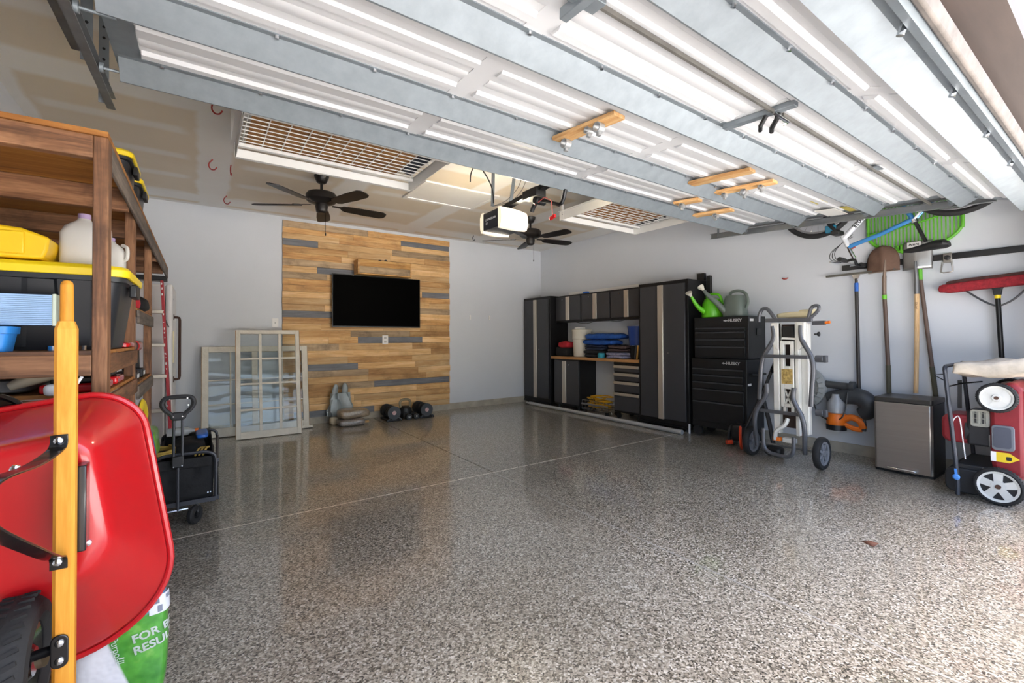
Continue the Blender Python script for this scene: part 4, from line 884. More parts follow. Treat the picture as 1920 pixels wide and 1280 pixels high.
t = thing('flat_shovel', (5.04, 1.15, .62), 'steel flat-blade shovel with pale wooden handle hanging on the wall', 'shovel', 'hanging shovels')
def fs_(a, b):
    s_ = 1-2*a; return V((5.03+.03*abs(s_)**2-.018*math.exp(-(s_*3.5)**2)*(1-b)+.01*b, 1.144+s_*.098, 1.69+.245*b))
MB().add(*[(m_.v, m_.f) for m_ in [blade_grid(fs_, 16, 10)]][0]).build('blade', mat('worn_steel', 'a9a8a6', .35, .8, var=.1, scale=5), t, solid=.003)
MB().bx(5.018, 5.020, 1.11, 1.20, 1.88, 1.925).build('sticker', white, t); text('Ames', .03, frame((5.017, 1.155, 1.905), (0, -1, 0), (0, 0, 1)), black, t, bold=.0008)
MB().tube([(5.015, 1.146, 1.76), (5.02, 1.146, 1.69), (5.035, 1.146, 1.60), (5.04, 1.146, 1.48)], [.008, .014, .017, .018], n=10).build('socket', mat('socket_grey', '6d6e70', .4, .5), t)
MB().tube([(5.04, 1.146, 1.48), (5.045, 1.155, 1.0), (5.045, 1.166, .63)], .0165, n=10).build('handle', wood('ash_handle', 'b98d5b', 'd6b283', 'e3c79c', axis=2, stain=.05, sc=2, rv=.03), t)
text('Ames', .026, frame((5.024, 1.149, 1.38), (0, 0, 1), (0, 1, 0)), mat('print_dark', '4a3524', .6), t)
# ---- wide green leaf rake
t = thing('leaf_rake', (5.07, 1.15, .6), 'wide green plastic leaf rake hanging head up on the wall', 'rake')
gk = mat('rake_green', '5fae2b', .5, var=.08)
arc = []
for k in range(25):
    a = math.radians(188+164*k/24); arc.append(V((5.072, 1.175-.315*math.cos(a), 2.06+.20*math.sin(a))))
arc = [V((5.072, .862, 2.35))]+sorted(arc, key=lambda p: p.y)+[V((5.072, 1.49, 2.35))]
MB().tube(sm(arc, 2), .013, n=8).build('head_rim', gk, t)
MB().prism([(-.13, .03), (-.07, -.05), (0, -.075), (.07, -.05), (.13, .03), (.06, .045), (-.06, .045)], -.006, .006, frame((5.070, 1.17, 1.885), (0, 1, 0), (0, 0, 1))).build('head_plate', gk, t, bev=.003)
for k in range(24):
    q = -1+2*(k+.5)/24; y0 = 1.175+.30*q; zb = 2.06-.20*math.sqrt(max(0, 1-(q*.96)**2))
    MB().bx(5.064, 5.072, y0-.0045, y0+.0045, zb, 2.36).build('tine', gk, t)
MB().tube(sm([(5.045, .875, 2.16), (5.04, 1.0, 2.12), (5.04, 1.18, 2.08), (5.04, 1.36, 2.06), (5.045, 1.47, 2.05)], 4), .008, n=6).build('tine_spacer', gk, t)
MB().cyl((5.06, 1.128, 1.80), (5.06, 1.126, 1.60), .015).build('handle_socket', gk, t)
MB().cyl((5.06, 1.127, 1.62), (5.075, 1.065, .86), .0145).build('handle', brh, t); MB().cyl((5.075, 1.065, .86), (5.075, 1.045, .605), .017).build('grip', _mc['olive_grip'], t)
# ---- push broom
t = thing('push_broom', (5.02, .67, .85), 'push broom with red bristles and black handle hanging head up on the wall', 'broom')
mb = MB().soft(4.97, 5.05, .34, 1.0, 1.485, 1.56, .35, .18, amp=.008, seed=3, nu=60, nv=10, fr=30)
for p in mb.v: p.z += (.67-p.y)*.06
mb.build('bristles', mat('red_bristle', '8e1d26', .85, 0, var=.35, scale=40, bump=.6, bs=120), t)
mb = MB().soft(4.985, 5.035, .36, .96, 1.545, 1.585, .5, .3, amp=.006, seed=5, nu=50, nv=8, fr=40)
for p in mb.v: p.z += (.67-p.y)*.06
mb.build('bristle_tips', mat('dark_bristle', '4a2a26', .9, var=.4, scale=50, bump=.6), t)
MB().prism([(-.045, 0), (.045, 0), (.025, -.03), (.02, -.075), (-.02, -.075), (-.025, -.03)], -.02, .02, frame((5.02, .671, 1.505), (0, 1, 0), (0, 0, 1))).build('bracket', black, t, bev=.004)
MB().cyl((5.02, .671, 1.405), (5.02, .671, 1.432), .018).build('yellow_collar', yellow, t)
MB().tube(sm([(5.02, .845, 1.48), (5.02, .76, 1.40), (5.02, .69, 1.352), (5.02, .65, 1.352), (5.02, .58, 1.40), (5.02, .50, 1.50)], 5), .007, n=8).build('brace_wire', mat('brace_grey', '4c4d50', .4, .5), t)
MB().cyl((5.02, .671, 1.42), (5.03, .655, .86), .0155).build('handle', blackm, t)
# ================================================================== blue mountain bike hanging upside down
bx_ = 4.72
t = thing('mountain_bike', (bx_, 1.3, 2.0), 'blue and white mountain bike hanging upside down by the right wall', 'bicycle')
bb = mat('bike_blue', '3f86c4', .25, .3, var=.05, coat=.6); bw = mat('bike_white', 'd9dde2', .25, .2, var=.04, coat=.6)
B = lambda y, z, d=0.: V((bx_+d, y, z))
def bwheel(y, z, r=.298):
    pts = [B(y+r*math.cos(a), z+r*math.sin(a)) for a in [2*pi*k/48 for k in range(48)]]
    o = MB().tube(pts, .024, n=10, closed=True).build('tyre', rubber, t)
    MB().tube([B(y, z)+(p-B(y, z))*.90 for p in pts], .011, n=8, closed=True).build('rim', mat('rim_alloy', 'aaabaf', .35, .7), o)
    s_ = MB()
    for k in range(28):
        a = 2*pi*k/28; s_.cyl(B(y, z, .02*(1 if k % 2 else -1)), B(y+.265*math.cos(a), z+.265*math.sin(a)), .0012, n=4)
    tag(s_.build('spokes', chrome, o), kind='stuff'); MB().cyl(B(y, z, -.04), B(y, z, .04), .02).build('hub', black, o)
bwheel(.815, 2.358); bwheel(1.775, 2.358)
BBp, ST_, HT0, HT1 = B(1.24, 2.36), B(1.075, 2.045), B(1.535, 1.915), B(1.575, 2.02)
MB().tube([BBp, ST_], .017, n=12).build('seat_tube', bb, t)
MB().tube([ST_+V((0, 0, .03)), B(1.30, 1.985), HT0], [.018, .018, .019], n=12).build('top_tube', bb, t)
dt = MB().tube([BBp, HT1+V((0, 0, -.03))], .023, n=12).build('down_tube', bw, t)
d = (BBp-(HT1+V((0, 0, -.03)))).normalized()
text('3500', .05, frame((bx_-.024, 1.455, 2.115), (0, d.y, d.z), (0, -d.z, d.y), (-1, 0, 0)), black, dt, bold=.001)
MB().tube([HT1, HT0], .022, n=12).build('head_tube', bw, t)
for s_ in (-.03, .03):
    MB().tube([B(.815, 2.375, s_*2), ST_+V((s_*.6, 0, .02))], .009, n=8).build('seat_stay', bw if s_ < 0 else bb, t)
    MB().tube([B(.815, 2.375, s_*2), BBp+V((s_, 0, 0))], .010, n=8).build('chain_stay', bb, t)
    MB().tube([B(1.775, 2.375, s_*1.7), B(1.66, 2.13, s_*1.7), B(1.61, 2.06, s_*1.5)], .016, n=10).build('fork_leg', black, t)
MB().bx(bx_-.06, bx_+.06, 1.585, 1.655, 2.035, 2.075).build('fork_crown', black, t, bev=.008)
MB().bx(bx_-.055, bx_+.02, 1.62, 1.70, 2.06, 2.13).build('blue_reflector', mat('teal_case', '1f6b86', .4), t, bev=.008)
MB().tube([ST_, B(1.01, 1.865)], .0135, n=10).build('seat_post', blackm, t)
MB().cyl(ST_+V((0, .0, -.01)), ST_+V((0, .006, .02)), .022).build('seat_clamp', chrome, t)
sd_ = MB()
Lp = []
for y, w_, h_, zo in ((1.15, .012, .012, 1.812), (1.10, .022, .022, 1.812), (1.02, .035, .03, 1.822), (.95, .065, .038, 1.832), (.90, .075, .036, 1.832), (.872, .05, .02, 1.825)):
    Lp.append([B(y, zo+h_*math.sin(a), w_*math.cos(a)) for a in [2*pi*k/16 for k in range(16)]])
sd_.loops(Lp).build('saddle', mat('saddle_black', '131314', .6, var=.1), t)
MB().tube([HT0, B(1.52, 1.87), B(1.49, 1.80)], .015, n=8).build('stem', chrome, t)
MB().tube(sm([B(1.50, 1.77, -.30), B(1.52, 1.765, -.15), B(1.50, 1.79, -.04), B(1.50, 1.79, .04), B(1.52, 1.765, .15), B(1.50, 1.77, .30)], 4), .0125, n=8).build('handlebar', blackm, t)
for s_ in (-1, 1): MB().cyl(B(1.502, 1.769, s_*.19), B(1.50, 1.77, s_*.31), .018).build('grip', rubber, t); MB().tube(sm([B(1.52, 1.765, s_*.13), B(1.57, 1.76, s_*.16), B(1.60, 1.765, s_*.23)], 3), .007, n=6).build('brake_lever', chrome, t)
for k in range(3): MB().tube(sm([B(1.53, 1.77, -.12+.08*k), B(1.60+.02*k, 1.80, -.08), B(1.63+.015*k, 1.88, -.03), B(1.58, 1.96, 0), B(1.50, 2.0+.02*k, 0)], 5), .0028, n=5).build('brake_cable', black, t)
MB().cyl(B(1.24, 2.36, -.05), B(1.24, 2.36, .05), .03).cyl(B(1.24, 2.36, -.055), B(1.24, 2.36, -.05), .085, n=28).build('crankset', blackm, t)
for y in (.83, 1.76):
    pts = sm([(bx_, y, 2.70), (bx_, y, 2.60), (bx_-.03, y, 2.50), (bx_, y, 2.46), (bx_+.04, y, 2.50)], 4)
    MB().tube([(bx_, y, 2.70), (bx_, y+.06, 2.70-.0)], .004).build('hanger', redh, t)
t.location += V((.08, .02, .012))
for k, (y, z) in enumerate(((2.21, 1.73), (1.62, 1.955))):
    one(MB().cyl((5.10, y, z), (5.06, y, z), .006).tube(sm([(5.075, y+.03, z+.01), (5.06, y, z-.004), (5.075, y-.03, z+.008)], 4), .006, n=6), 'wall_peg', redh, (5.1, y, z), ['small red wall peg above the white tool stand', 'small red wall peg behind the bike handlebar'][k], 'hook')
# ================================================================== back wall
yw = YB-.03
t = thing('television', (2.08, yw-.03, 1.28), 'large black flat television mounted on the wooden wall', 'television')
MB().bx(1.452, 2.71, yw-.065, yw-.035, 1.281, 2.003).build('bezel', mat('tv_bezel', '2a2a2b', .35, .4), t, bev=.004)
MB().bx(1.462, 2.70, yw-.0665, yw-.0645, 1.298, 1.993).build('screen', mat('tv_screen', '010101', .5, 0, var=0, spec=.02), t)
MB().bx(1.85, 2.3, yw-.035, yw, 1.5, 1.8).build('wall_mount', black, t)
bxw = wood('box_shelf_wood', 'a06c34', 'c4924f', 'd9b070', stain=.4)
t = thing('box_shelf', (2.13, yw-.08, 2.02), 'wooden box shelf fixed to the wall above the television', 'shelf')
MB().bx(1.775, 2.50, yw-.20, yw-.18, 2.115, 2.205).build('front_board', bxw, t, bev=.002); MB().bx(1.775, 2.50, yw-.20, yw-.18, 2.025, 2.113).build('front_board', P_[2], t, bev=.002)
for x in (1.755, 2.50): MB().bx(x, x+.02, yw-.20, yw, 2.02, 2.21).build('end_board', P_[1], t, bev=.002)
MB().bx(1.755, 2.52, yw-.2, yw, 2.008, 2.02).build('bottom_board', bxw, t)
one(MB().tube(sm([(2.05, yw-.1, 2.03), (2.06, yw-.12, 2.20), (2.10, yw-.1, 2.225), (2.13, yw-.08, 2.20), (2.17, yw-.12, 2.235), (2.2, yw-.1, 2.19)], 5), .01, n=6), 'cable_tangle', black, (2.1, yw-.1, 2.02), 'tangle of dark cables sticking out of the box shelf', 'cable')
def plate(name, x, z, w, h, y, label, holes):
    t = thing(name, (x, y, z), label, 'wall plate'); MB().bx(x-w/2, x+w/2, y-.006, y, z-h/2, z+h/2).build('cover_plate', white, t, bev=.003)
    for a, b, c_, d_ in holes: MB().bx(x+a-c_/2, x+a+c_/2, y-.009, y-.005, z+b-d_/2, z+b+d_/2).build('insert', mat('insert_grey', 'b9b9b7', .4), t, bev=.002)
plate('outlet_plate', 2.197, 1.108, .085, .125, yw, 'white outlet plate on the wooden wall below the television', [(0, .028, .035, .032), (0, -.028, .035, .032)])
plate('switch_plate', .786, 1.331, .072, .115, YB, 'white light switch plate left of the wooden wall', [(0, 0, .012, .025)])
for x in (3.62, 3.99): one(MB().bx(x-.012, x+.012, YB-.006, YB, 1.43, 1.50).bx(x-.008, x+.008, YB-.012, YB-.006, 1.45, 1.47), 'wall_anchor', white, (x, YB, 1.43), 'small white wall bracket on the bare wall, %s one of the pair' % ('left' if x < 3.8 else 'right'), 'bracket', 'small wall brackets')
# ================================================================== old window sashes leaning on the wall
owp = mat('old_white_paint', 'cfc9bb', .7, 0, var=.10, scale=9, bump=.3, col2='ddd8cc')
owe = wood('bare_edge', '7a5534', 'a47a4c', 'c09a6a', axis=2, stain=.2)
gm = bpy.data.materials.new('old_glass'); gm.use_nodes = True
nt = gm.node_tree; nt.nodes.clear()
g1 = node(nt, 'ShaderNodeBsdfGlossy', i_Roughness=.03); g2 = node(nt, 'ShaderNodeBsdfTransparent', i_Color=(.93, .95, .95, 1)); mx = node(nt, 'ShaderNodeMixShader'); oo = node(nt, 'ShaderNodeOutputMaterial')
fr_ = node(nt, 'ShaderNodeFresnel', i_IOR=1.5); nt.links.new(mth(nt, 'MULTIPLY', fr_.outputs[0], .7), mx.inputs[0]); nt.links.new(g2.outputs[0], mx.inputs[1]); nt.links.new(g1.outputs[0], mx.inputs[2]); nt.links.new(mx.outputs[0], oo.inputs[0])
nz = node(nt, 'ShaderNodeTexNoise', i_Vector=coords(nt, (1.2, 1.2, 5)), i_Scale=1.6, i_Detail=1.); bp = node(nt, 'ShaderNodeBump', i_Strength=.25, i_Distance=.05); nt.links.new(nz.outputs[0], bp.inputs['Height']); nt.links.new(bp.outputs[0], g1.inputs['Normal'])
def sash(name, label, x0, w, h, ybot, lean, cols, rows, st, mun, bot, rz, sill=0., mids=()):
    t = thing(name, (x0+w/2, ybot, 0), label, 'window sash', 'old white window sashes')
    M = T(x0, ybot, .004) @ R(rz, 'Z') @ R(-lean, 'X')
    th = .035
    for a in (0, w-st): MB().bx(a, a+st, -th/2, th/2, 0, h, M).build('stile', owp, t, bev=.003)
    MB().bx(st, w-st, -th/2, th/2, 0, bot, M).build('bottom_rail', owp, t, bev=.003); MB().bx(st, w-st, -th/2, th/2, h-st, h, M).build('top_rail', owp, t, bev=.003)
    MB().bx(-.004, 0, -th/2, th/2, .01, h-.005, M).build('bare_edge', owe, t); MB().bx(w, w+.004, -th/2, th/2, .01, h-.005, M).build('bare_edge', owe, t)
    for q, mw in cols:
        MB().bx(q-mw/2, q+mw/2, -th/2+.004, th/2-.004, bot, h-st, M).build('muntin', owp, t, bev=.002)
    for q in rows: MB().bx(st, w-st, -th/2+.006, th/2-.006, q-mun/2, q+mun/2, M).build('muntin', owp, t, bev=.002)
    xs = [st]+[q for q, _ in cols]+[w-st]; zs_ = [bot]+list(rows)+[h-st]
    for a, b in zip(xs, xs[1:]):
        for c_, d_ in zip(zs_, zs_[1:]): MB().bx(a+.002, b-.002, -.0015, .0015, c_+.002, d_-.002, M).build('pane', gm, t)
    if sill: MB().bx(-.01, w+sill, -.03, .012, .0, .03, M).build('sill_strip', owp, t, bev=.003)
    return M
sash('window_sash', 'large old white window sash leaning on the wall behind the smaller one', .02, 1.12, 1.045, 6.12, 9, [(.28, .016), (.53, .06), (.83, .016)], (.37, .65), .065, .014, .10, 0, sill=.04)
sash('window_sash', 'twelve-pane old white window sash leaning in front of the larger one', .336, .665, 1.245, 5.845, 10.5, [(.245, .03), (.45, .03)], (.32, .615, .905), .045, .022, .075, -1.5)
one(MB().bx(.05, .32, YB-.09, YB-.03, .0, .02), 'paint_stirrer', white, (.2, YB-.06, 0), 'white slat on the floor behind the large window sash', 'slat')
# ================================================================== bags at the foot of the wooden wall
t = thing('gravel_bag', (1.62, 6.0, 0), 'flat grey bag of gravel on the floor, lower one of the two', 'bag', 'gravel bags')
gv = mat('gravel_in_plastic', '7d756f', .35, 0, var=.35, scale=55, bump=.5, bs=70, coat=.6)
MB().soft(1.45, 1.79, 5.88, 6.12, 0, .085, .45, .35, amp=.012, seed=1, nu=36).build('bag_body', gv, t)
MB().soft(1.77, 1.84, 5.92, 5.99, .02, .045, amp=.006, seed=2, nu=12, nv=6).build('bag_neck', mat('tan_paper', 'b39468', .8), t)
t = thing('gravel_bag', (1.66, 6.03, .085), 'brown bag of gravel lying on top of the other one', 'bag', 'gravel bags')
gv2 = mat('soil_in_plastic', '857560', .35, 0, var=.3, scale=50, bump=.5, bs=60, coat=.6)
MB().soft(1.47, 1.86, 5.93, 6.17, .083, .205, .55, .4, amp=.014, seed=5, nu=36).build('bag_body', gv2, t)
t = thing('plastic_bag', (1.55, 6.245, 0), 'knotted clear plastic bag with blue-grey contents against the wooden wall', 'bag')
pb = mat('cloudy_plastic', 'b9c4c6', .25, 0, var=.15, scale=6, bump=.4, bs=14, trans=.45)
Lp = []
for z, a, b, dx in ((.10, .13, .09, -.03), (.16, .17, .10, 0), (.24, .155, .09, .01), (.32, .13, .075, .0), (.40, .11, .06, 0)):
    Lp.append([V((1.55+dx+a*math.cos(q)+.016*math.sin(5*q+z*20), 6.245+.85*b*math.sin(q)+.014*math.cos(7*q+z*9), z)) for q in [2*pi*k/30 for k in range(30)]])
MB().loops(Lp).build('bag_body', pb, t)
for s_ in (-1, 1): MB().soft(1.55+s_*.065-.045, 1.55+s_*.065+.045, 6.215, 6.265, .34, .52, 1.0, .9, amp=.02, seed=s_+3, nu=16, nv=8).build('bag_ear', pb, t)
MB().soft(1.45, 1.66, 6.20, 6.29, .12, .27, amp=.01, seed=7).build('contents', mat('teal_grey', '5f7f86', .6, var=.2), t)
one(MB().soft(1.40, 1.55, 6.10, 6.26, 0, .10, .5, .5, amp=.015, seed=3), 'paper_bag', mat('cream_paper', 'b9ab92', .8, var=.1), (1.48, 6.18, 0), 'small cream bag under the clear plastic bag', 'bag')
# ================================================================== dumbbells and kettlebell
iron = mat('dumbbell_grey', '3d4044', .5, .2, var=.08); ib = mat('dumbbell_black', '1b1b1d', .5, .1, var=.1)
def dumbbell(x, label):
    t = thing('adjustable_dumbbell', (x, 6.05, 0), label, 'dumbbell', 'adjustable dumbbells')
    for k in range(7):
        for y in (5.90+k*.016, 6.20-k*.016): MB().cyl((x, y, .115), (x, y+.013, .115), .088-.004*(k % 3), n=28).build('weight_plate', ib if k else iron, t)
    MB().cyl((x, 5.885, .115), (x, 5.90, .115), .09, n=32).build('end_disc', iron, t)
    MB().cyl((x, 5.882, .115), (x, 5.886, .115), .028, n=20).build('dial_badge', mat('badge_red', '9b4a48', .5, col2='d8c8c4', scale=60), t)
    MB().cyl((x, 5.95, .115), (x, 6.2, .115), .016).build('grip', chrome, t)
    MB().bx(x-.085, x+.085, 5.89, 6.21, .0, .03).build('cradle', ib, t, bev=.01)
    for s_ in (-1, 1): MB().tube(sm([(x+s_*.05, 5.885, .05), (x+s_*.085, 5.875, .03), (x+s_*.10, 5.885, .008)], 3), .012, n=8).build('cradle_foot', iron, t)
dumbbell(2.165, 'adjustable dumbbell on its cradle, left of the kettlebell')
dumbbell(2.64, 'adjustable dumbbell on its cradle, right of the kettlebell')
t = thing('kettlebell', (2.40, 6.1, 0), 'black kettlebell with tan handle between the dumbbells', 'kettlebell')
MB().lathe([(0, 0), (.06, 0), (.085, .03), (.095, .08), (.085, .135), (.05, .165), (0, .17)], 24, T(2.40, 6.1, 0)).build('ball', ib, t)
MB().tube(sm([(2.335, 6.1, .15), (2.325, 6.1, .22), (2.36, 6.1, .255), (2.44, 6.1, .255), (2.475, 6.1, .22), (2.465, 6.1, .15)], 4), .018, n=10).build('handle', mat('worn_handle', '8a7d63', .5, .3), t)
for k, x in enumerate((2.375, 2.485)):
    t = thing('hex_dumbbell', (x, 5.95, 0), ['small black hex dumbbell, left one of the pair', 'small black hex dumbbell, right one of the pair'][k], 'dumbbell', 'small hex dumbbells')
    for y in (5.88, 6.0): MB().prism([(.048*math.cos(q), .048*math.sin(q)) for q in [pi/6+pi/3*i for i in range(6)]], 0, .05, frame((x, y, .042), (1, 0, 0), (0, 0, 1), (0, 1, 0))).build('hex_head', ib, t, bev=.006)
    MB().cyl((x, 5.92, .042), (x, 6.01, .042), .014).build('handle', chrome, t)
    text(['12', '15'][k] if k == 0 else '8', .035, frame((x, 5.8795, .042), (1, 0, 0), (0, 0, 1)), white, t)
# ================================================================== rough wooden shelving unit on the left
sw = {a: wood('shelf_wood_%d' % a, '3f2617', '765034', 'a07350', axis=a, stain=.55, sc=1.2, rv=.18) for a in (0, 1, 2)}
swg = wood('shelf_wood_grey', '38322d', '5d534a', '7d7166', axis=1, stain=.4, sc=1.2, rv=.1)
osb2 = wood('shelf_plywood', '6b3f1a', '9a6228', 'b88240', axis=0, stain=.2, sc=.7, rv=.08)
t = thing('wooden_shelving', (-.6, 3.4, 0), 'rough stained wooden shelving unit along the left wall', 'shelving unit')
FX = -.235; BXs = -.93
for x0 in (FX-.036, BXs):
    for y in (1.857, 2.70, 3.57): MB().bx(x0-(.014 if y > 2 and x0 > -.5 else 0), x0+.036-(.014 if y > 2 and x0 > -.5 else 0), y, y+.07, 0, 1.752).build('post', sw[2], t, bev=.003)
    MB().bx(x0, x0+.036, 5.0, 5.07, 0, 1.66).build('post', swg, t, bev=.003) if x0 < -.5 else None
# top deck and its beams
MB().bx(BXs-.02, FX, 1.85, 5.07, 1.752, 1.768).build('top_deck', osb2, t)
MB().bx(FX-.012, FX, 1.928, 5.07, 1.675, 1.752).build('front_beam', swg, t, bev=.003)
MB().bx(BXs-.012, BXs, 1.80, 5.07, 1.675, 1.752).build('back_beam', swg, t)
MB().bx(BXs, FX-.036, 1.857, 1.895, 1.683, 1.752).build('end_rail', sw[0], t, bev=.003)
for y in (2.44, 3.1, 3.9, 4.6): MB().bx(BXs, FX-.012, y, y+.038, 1.66, 1.752).build('joist', sw[0], t, bev=.003)
# middle decks
def deck(y0, y1, z, n, end=True):
    d = MB().bx(BXs, FX-.012, y0+.07, y1, z-.012, z).build('shelf_board', osb2, t)
    MB().bx(FX-.012, FX, y0+.07, y1, z-.075, z-.012).build('front_rail', swg if n else sw[1], t, bev=.003)
deck(1.857, 2.70, 1.088, 0); deck(2.70, 3.57, 1.275, 1); deck(1.857, 2.70, .955, 0); deck(2.70, 3.57, .912, 1)
MB().bx(BXs, FX-.036, 1.857, 1.90, 1.012, 1.076).build('end_rail', sw[0], t, bev=.003)
MB().bx(BXs, FX-.036, 1.857, 1.93, 1.0761, 1.088).build('end_edge', sw[0], t)
MB().bx(BXs, FX-.036, 1.867, 1.905, .88, .943).build('end_rail', sw[0], t, bev=.003)
for y0, y1 in ((1.857, 2.70), (2.70, 3.57)):
    MB().bx(BXs, FX, y0+.07, y1, .42, .432).build('shelf_board', osb2, t); MB().bx(FX, FX+.012, y0+.07, y1, .35, .42).build('front_rail', swg, t, bev=.003)
# ---- totes
tb = mat('tote_black', '26282c', .4, 0, var=.08, scale=4)
def tote(x0, x1, y0, y1, z0, z1, label, fl=.04):
    t = thing('storage_tote', ((x0+x1)/2, (y0+y1)/2, z0), label, 'storage tote', 'black totes with yellow lids')
    zb = z1-.03; Ls = []
    def rr(a0, a1, b0, b1, z, rad=.05): return [V((x+(a0+a1)/2, y+(b0+b1)/2, z)) for x, y in rrect(a1-a0, b1-b0, rad, 5)]
    Ls = [rr(x0+fl, x1-fl, y0+fl, y1-fl, z0), rr(x0+fl-.005, x1-fl+.005, y0+fl-.005, y1-fl+.005, z0+.01), rr(x0+.012, x1-.012, y0+.012, y1-.012, zb-.03), rr(x0-.004, x1+.004, y0-.004, y1+.004, zb-.028), rr(x0-.004, x1+.004, y0-.004, y1+.004, zb)]
    MB().loops(Ls).build('tote_body', tb, t)
    for k in range(3):
        q = x0+(x1-x0)*(.22+.28*k)
        MB().add([V((q-.05, y0+.008, zb-.03)), V((q+.05, y0+.008, zb-.03)), V((q+.042, y0+fl-.004, z0+.012)), V((q-.042, y0+fl-.004, z0+.012)), V((q-.04, y0-.004, zb-.03)), V((q+.04, y0-.004, zb-.03)), V((q+.034, y0+fl-.016, z0+.012)), V((q-.034, y0+fl-.016, z0+.012))], [(4, 5, 6, 7), (0, 4, 7, 3), (5, 1, 2, 6), (0, 1, 5, 4), (3, 7, 6, 2)]).build('tote_rib', tb, t)
    Ll = [rr(x0-.012, x1+.012, y0-.012, y1+.012, zb-.012), rr(x0-.014, x1+.014, y0-.014, y1+.014, zb+.012), rr(x0-.004, x1+.004, y0-.004, y1+.004, z1-.006), rr(x0+.02, x1-.02, y0+.02, y1-.02, z1-.006), rr(x0+.03, x1-.03, y0+.03, y1-.03, z1)]
    MB().loops(Ll).build('tote_lid', yellow, t, bev=.002)
    for s_ in (x1+.006,): MB().bx(s_-.01, s_+.012, (y0+y1)/2-.06, (y0+y1)/2+.06, zb-.07, zb-.02).build('latch', black, t, bev=.005)
tote(-.78, -.212, 2.02, 2.46, 1.089, 1.378, 'black tote with yellow lid on the middle shelf behind the wheelbarrow handle', .045)
tote(-.88, -.315, 3.20, 3.60, 1.769, 2.17, 'black tote with yellow lid on the top shelf, nearer one')
tote(-.88, -.315, 3.70, 4.15, 1.769, 2.17, 'black tote with yellow lid on the top shelf, farther one')
# ---- jug, yellow box and small things on the middle shelf
milk = mat('milk_plastic', 'd9d6cf', .4, 0, var=.03, trans=.15)
def jug(x, y, z, s, label):
    t = thing('plastic_jug', (x, y, z), label, 'jug', 'milky plastic jugs')
    Ls = []
    for zz, w_, e in ((0, .068, .3), (.01, .073, .35), (.14, .073, .4), (.175, .06, .6), (.205, .026, .9), (.215, .021, 1)):
        Ls.append([V((x+s*w_*math.copysign(abs(math.cos(q))**e, math.cos(q)), y+s*w_*math.copysign(abs(math.sin(q))**e, math.sin(q)), z+s*zz)) for q in [2*pi*k/28 for k in range(28)]])
    MB().loops(Ls).build('jug_body', milk, t)
    MB().cyl((x, y, z+s*.214), (x, y, z+s*.236), .022*s, n=18).build('cap', mat('lilac_cap', '9d86a8', .5), t)
    MB().tube(sm([(x+.06*s, y-.03*s, z+.19*s), (x+.085*s, y-.05*s, z+.17*s), (x+.085*s, y-.05*s, z+.11*s), (x+.068*s, y-.04*s, z+.09*s)], 4), .011*s, n=8).build('handle', milk, t)
jug(-.337, 2.17, 1.379, .80, 'milky white gallon jug with lilac cap standing on the tote lid')
jug(-.29, 2.36, 1.379, .62, 'small white bottle on the tote lid behind the first post')
t = thing('yellow_case', (-.62, 2.12, 1.379), 'bright yellow plastic case lying on the tote lid', 'case')
yc = mat('case_yellow', 'f0c21a', .4, var=.04)
MB().prism([(-.28, 0), (.19, 0), (.20, .03), (.205, .07), (.14, .095), (.02, .105), (-.28, .13)], -.08, .08, frame((-.60, 2.10, 1.38), (1, 0, 0), (0, 0, 1))).build('case_body', yc, t, bev=.008)
for x in (-.62, -.50): MB().bx(x-.05, x+.05, 2.012, 2.022, 1.392, 1.462).build('raised_panel', yc, t, bev=.004)
t = thing('air_filter', (-.55, 1.955, 1.165), 'pale blue pleated air filter standing on the middle shelf above the blue tub', 'filter')
pf = mat('filter_blue', '9fbfe2', .8, 0, var=.08, scale=30)
for k in range(16): MB().bx(-.74, -.372, 1.935, 1.975, 1.168+k*.0058, 1.173+k*.0058).build('pleat', pf, t)
MB().bx(-.372, -.363, 1.932, 1.978, 1.165, 1.264).build('end_cap', mat('pale_green_card', 'cfd9c6', .8), t, bev=.003)
MB().bx(-.74, -.372, 1.942, 1.972, 1.166, 1.262).build('filter_core', mat('filter_dark', '3b4c66', .9), t)
t = thing('blue_tub', (-.50, 1.94, 1.088), 'small blue plastic tub on the shelf edge under the air filter', 'tub')
MB().loops([[V((-.512+x*s_, 1.938+y*s_, z)) for x, y in rrect(.12, .11, .02, 4)] for z, s_ in ((1.089, .85), (1.14, .97), (1.141, 1.06), (1.162, 1.08))]).build('tub_body', mat('tub_blue', '2f86d6', .4), t)
one(MB().cyl((-.34, 1.945, 1.089), (-.34, 1.945, 1.104), .045, n=28), 'metal_dish', chrome, (-.33, 1.9, 1.089), 'shallow metal dish on the shelf in front of the tote', 'dish')
one(MB().soft(-.34, -.24, 2.46, 2.66, 1.089, 1.112, amp=.004, seed=2), 'red_strap', red, (-.29, 2.56, 1.089), 'red flat item at the end of the middle shelf', 'clutter')
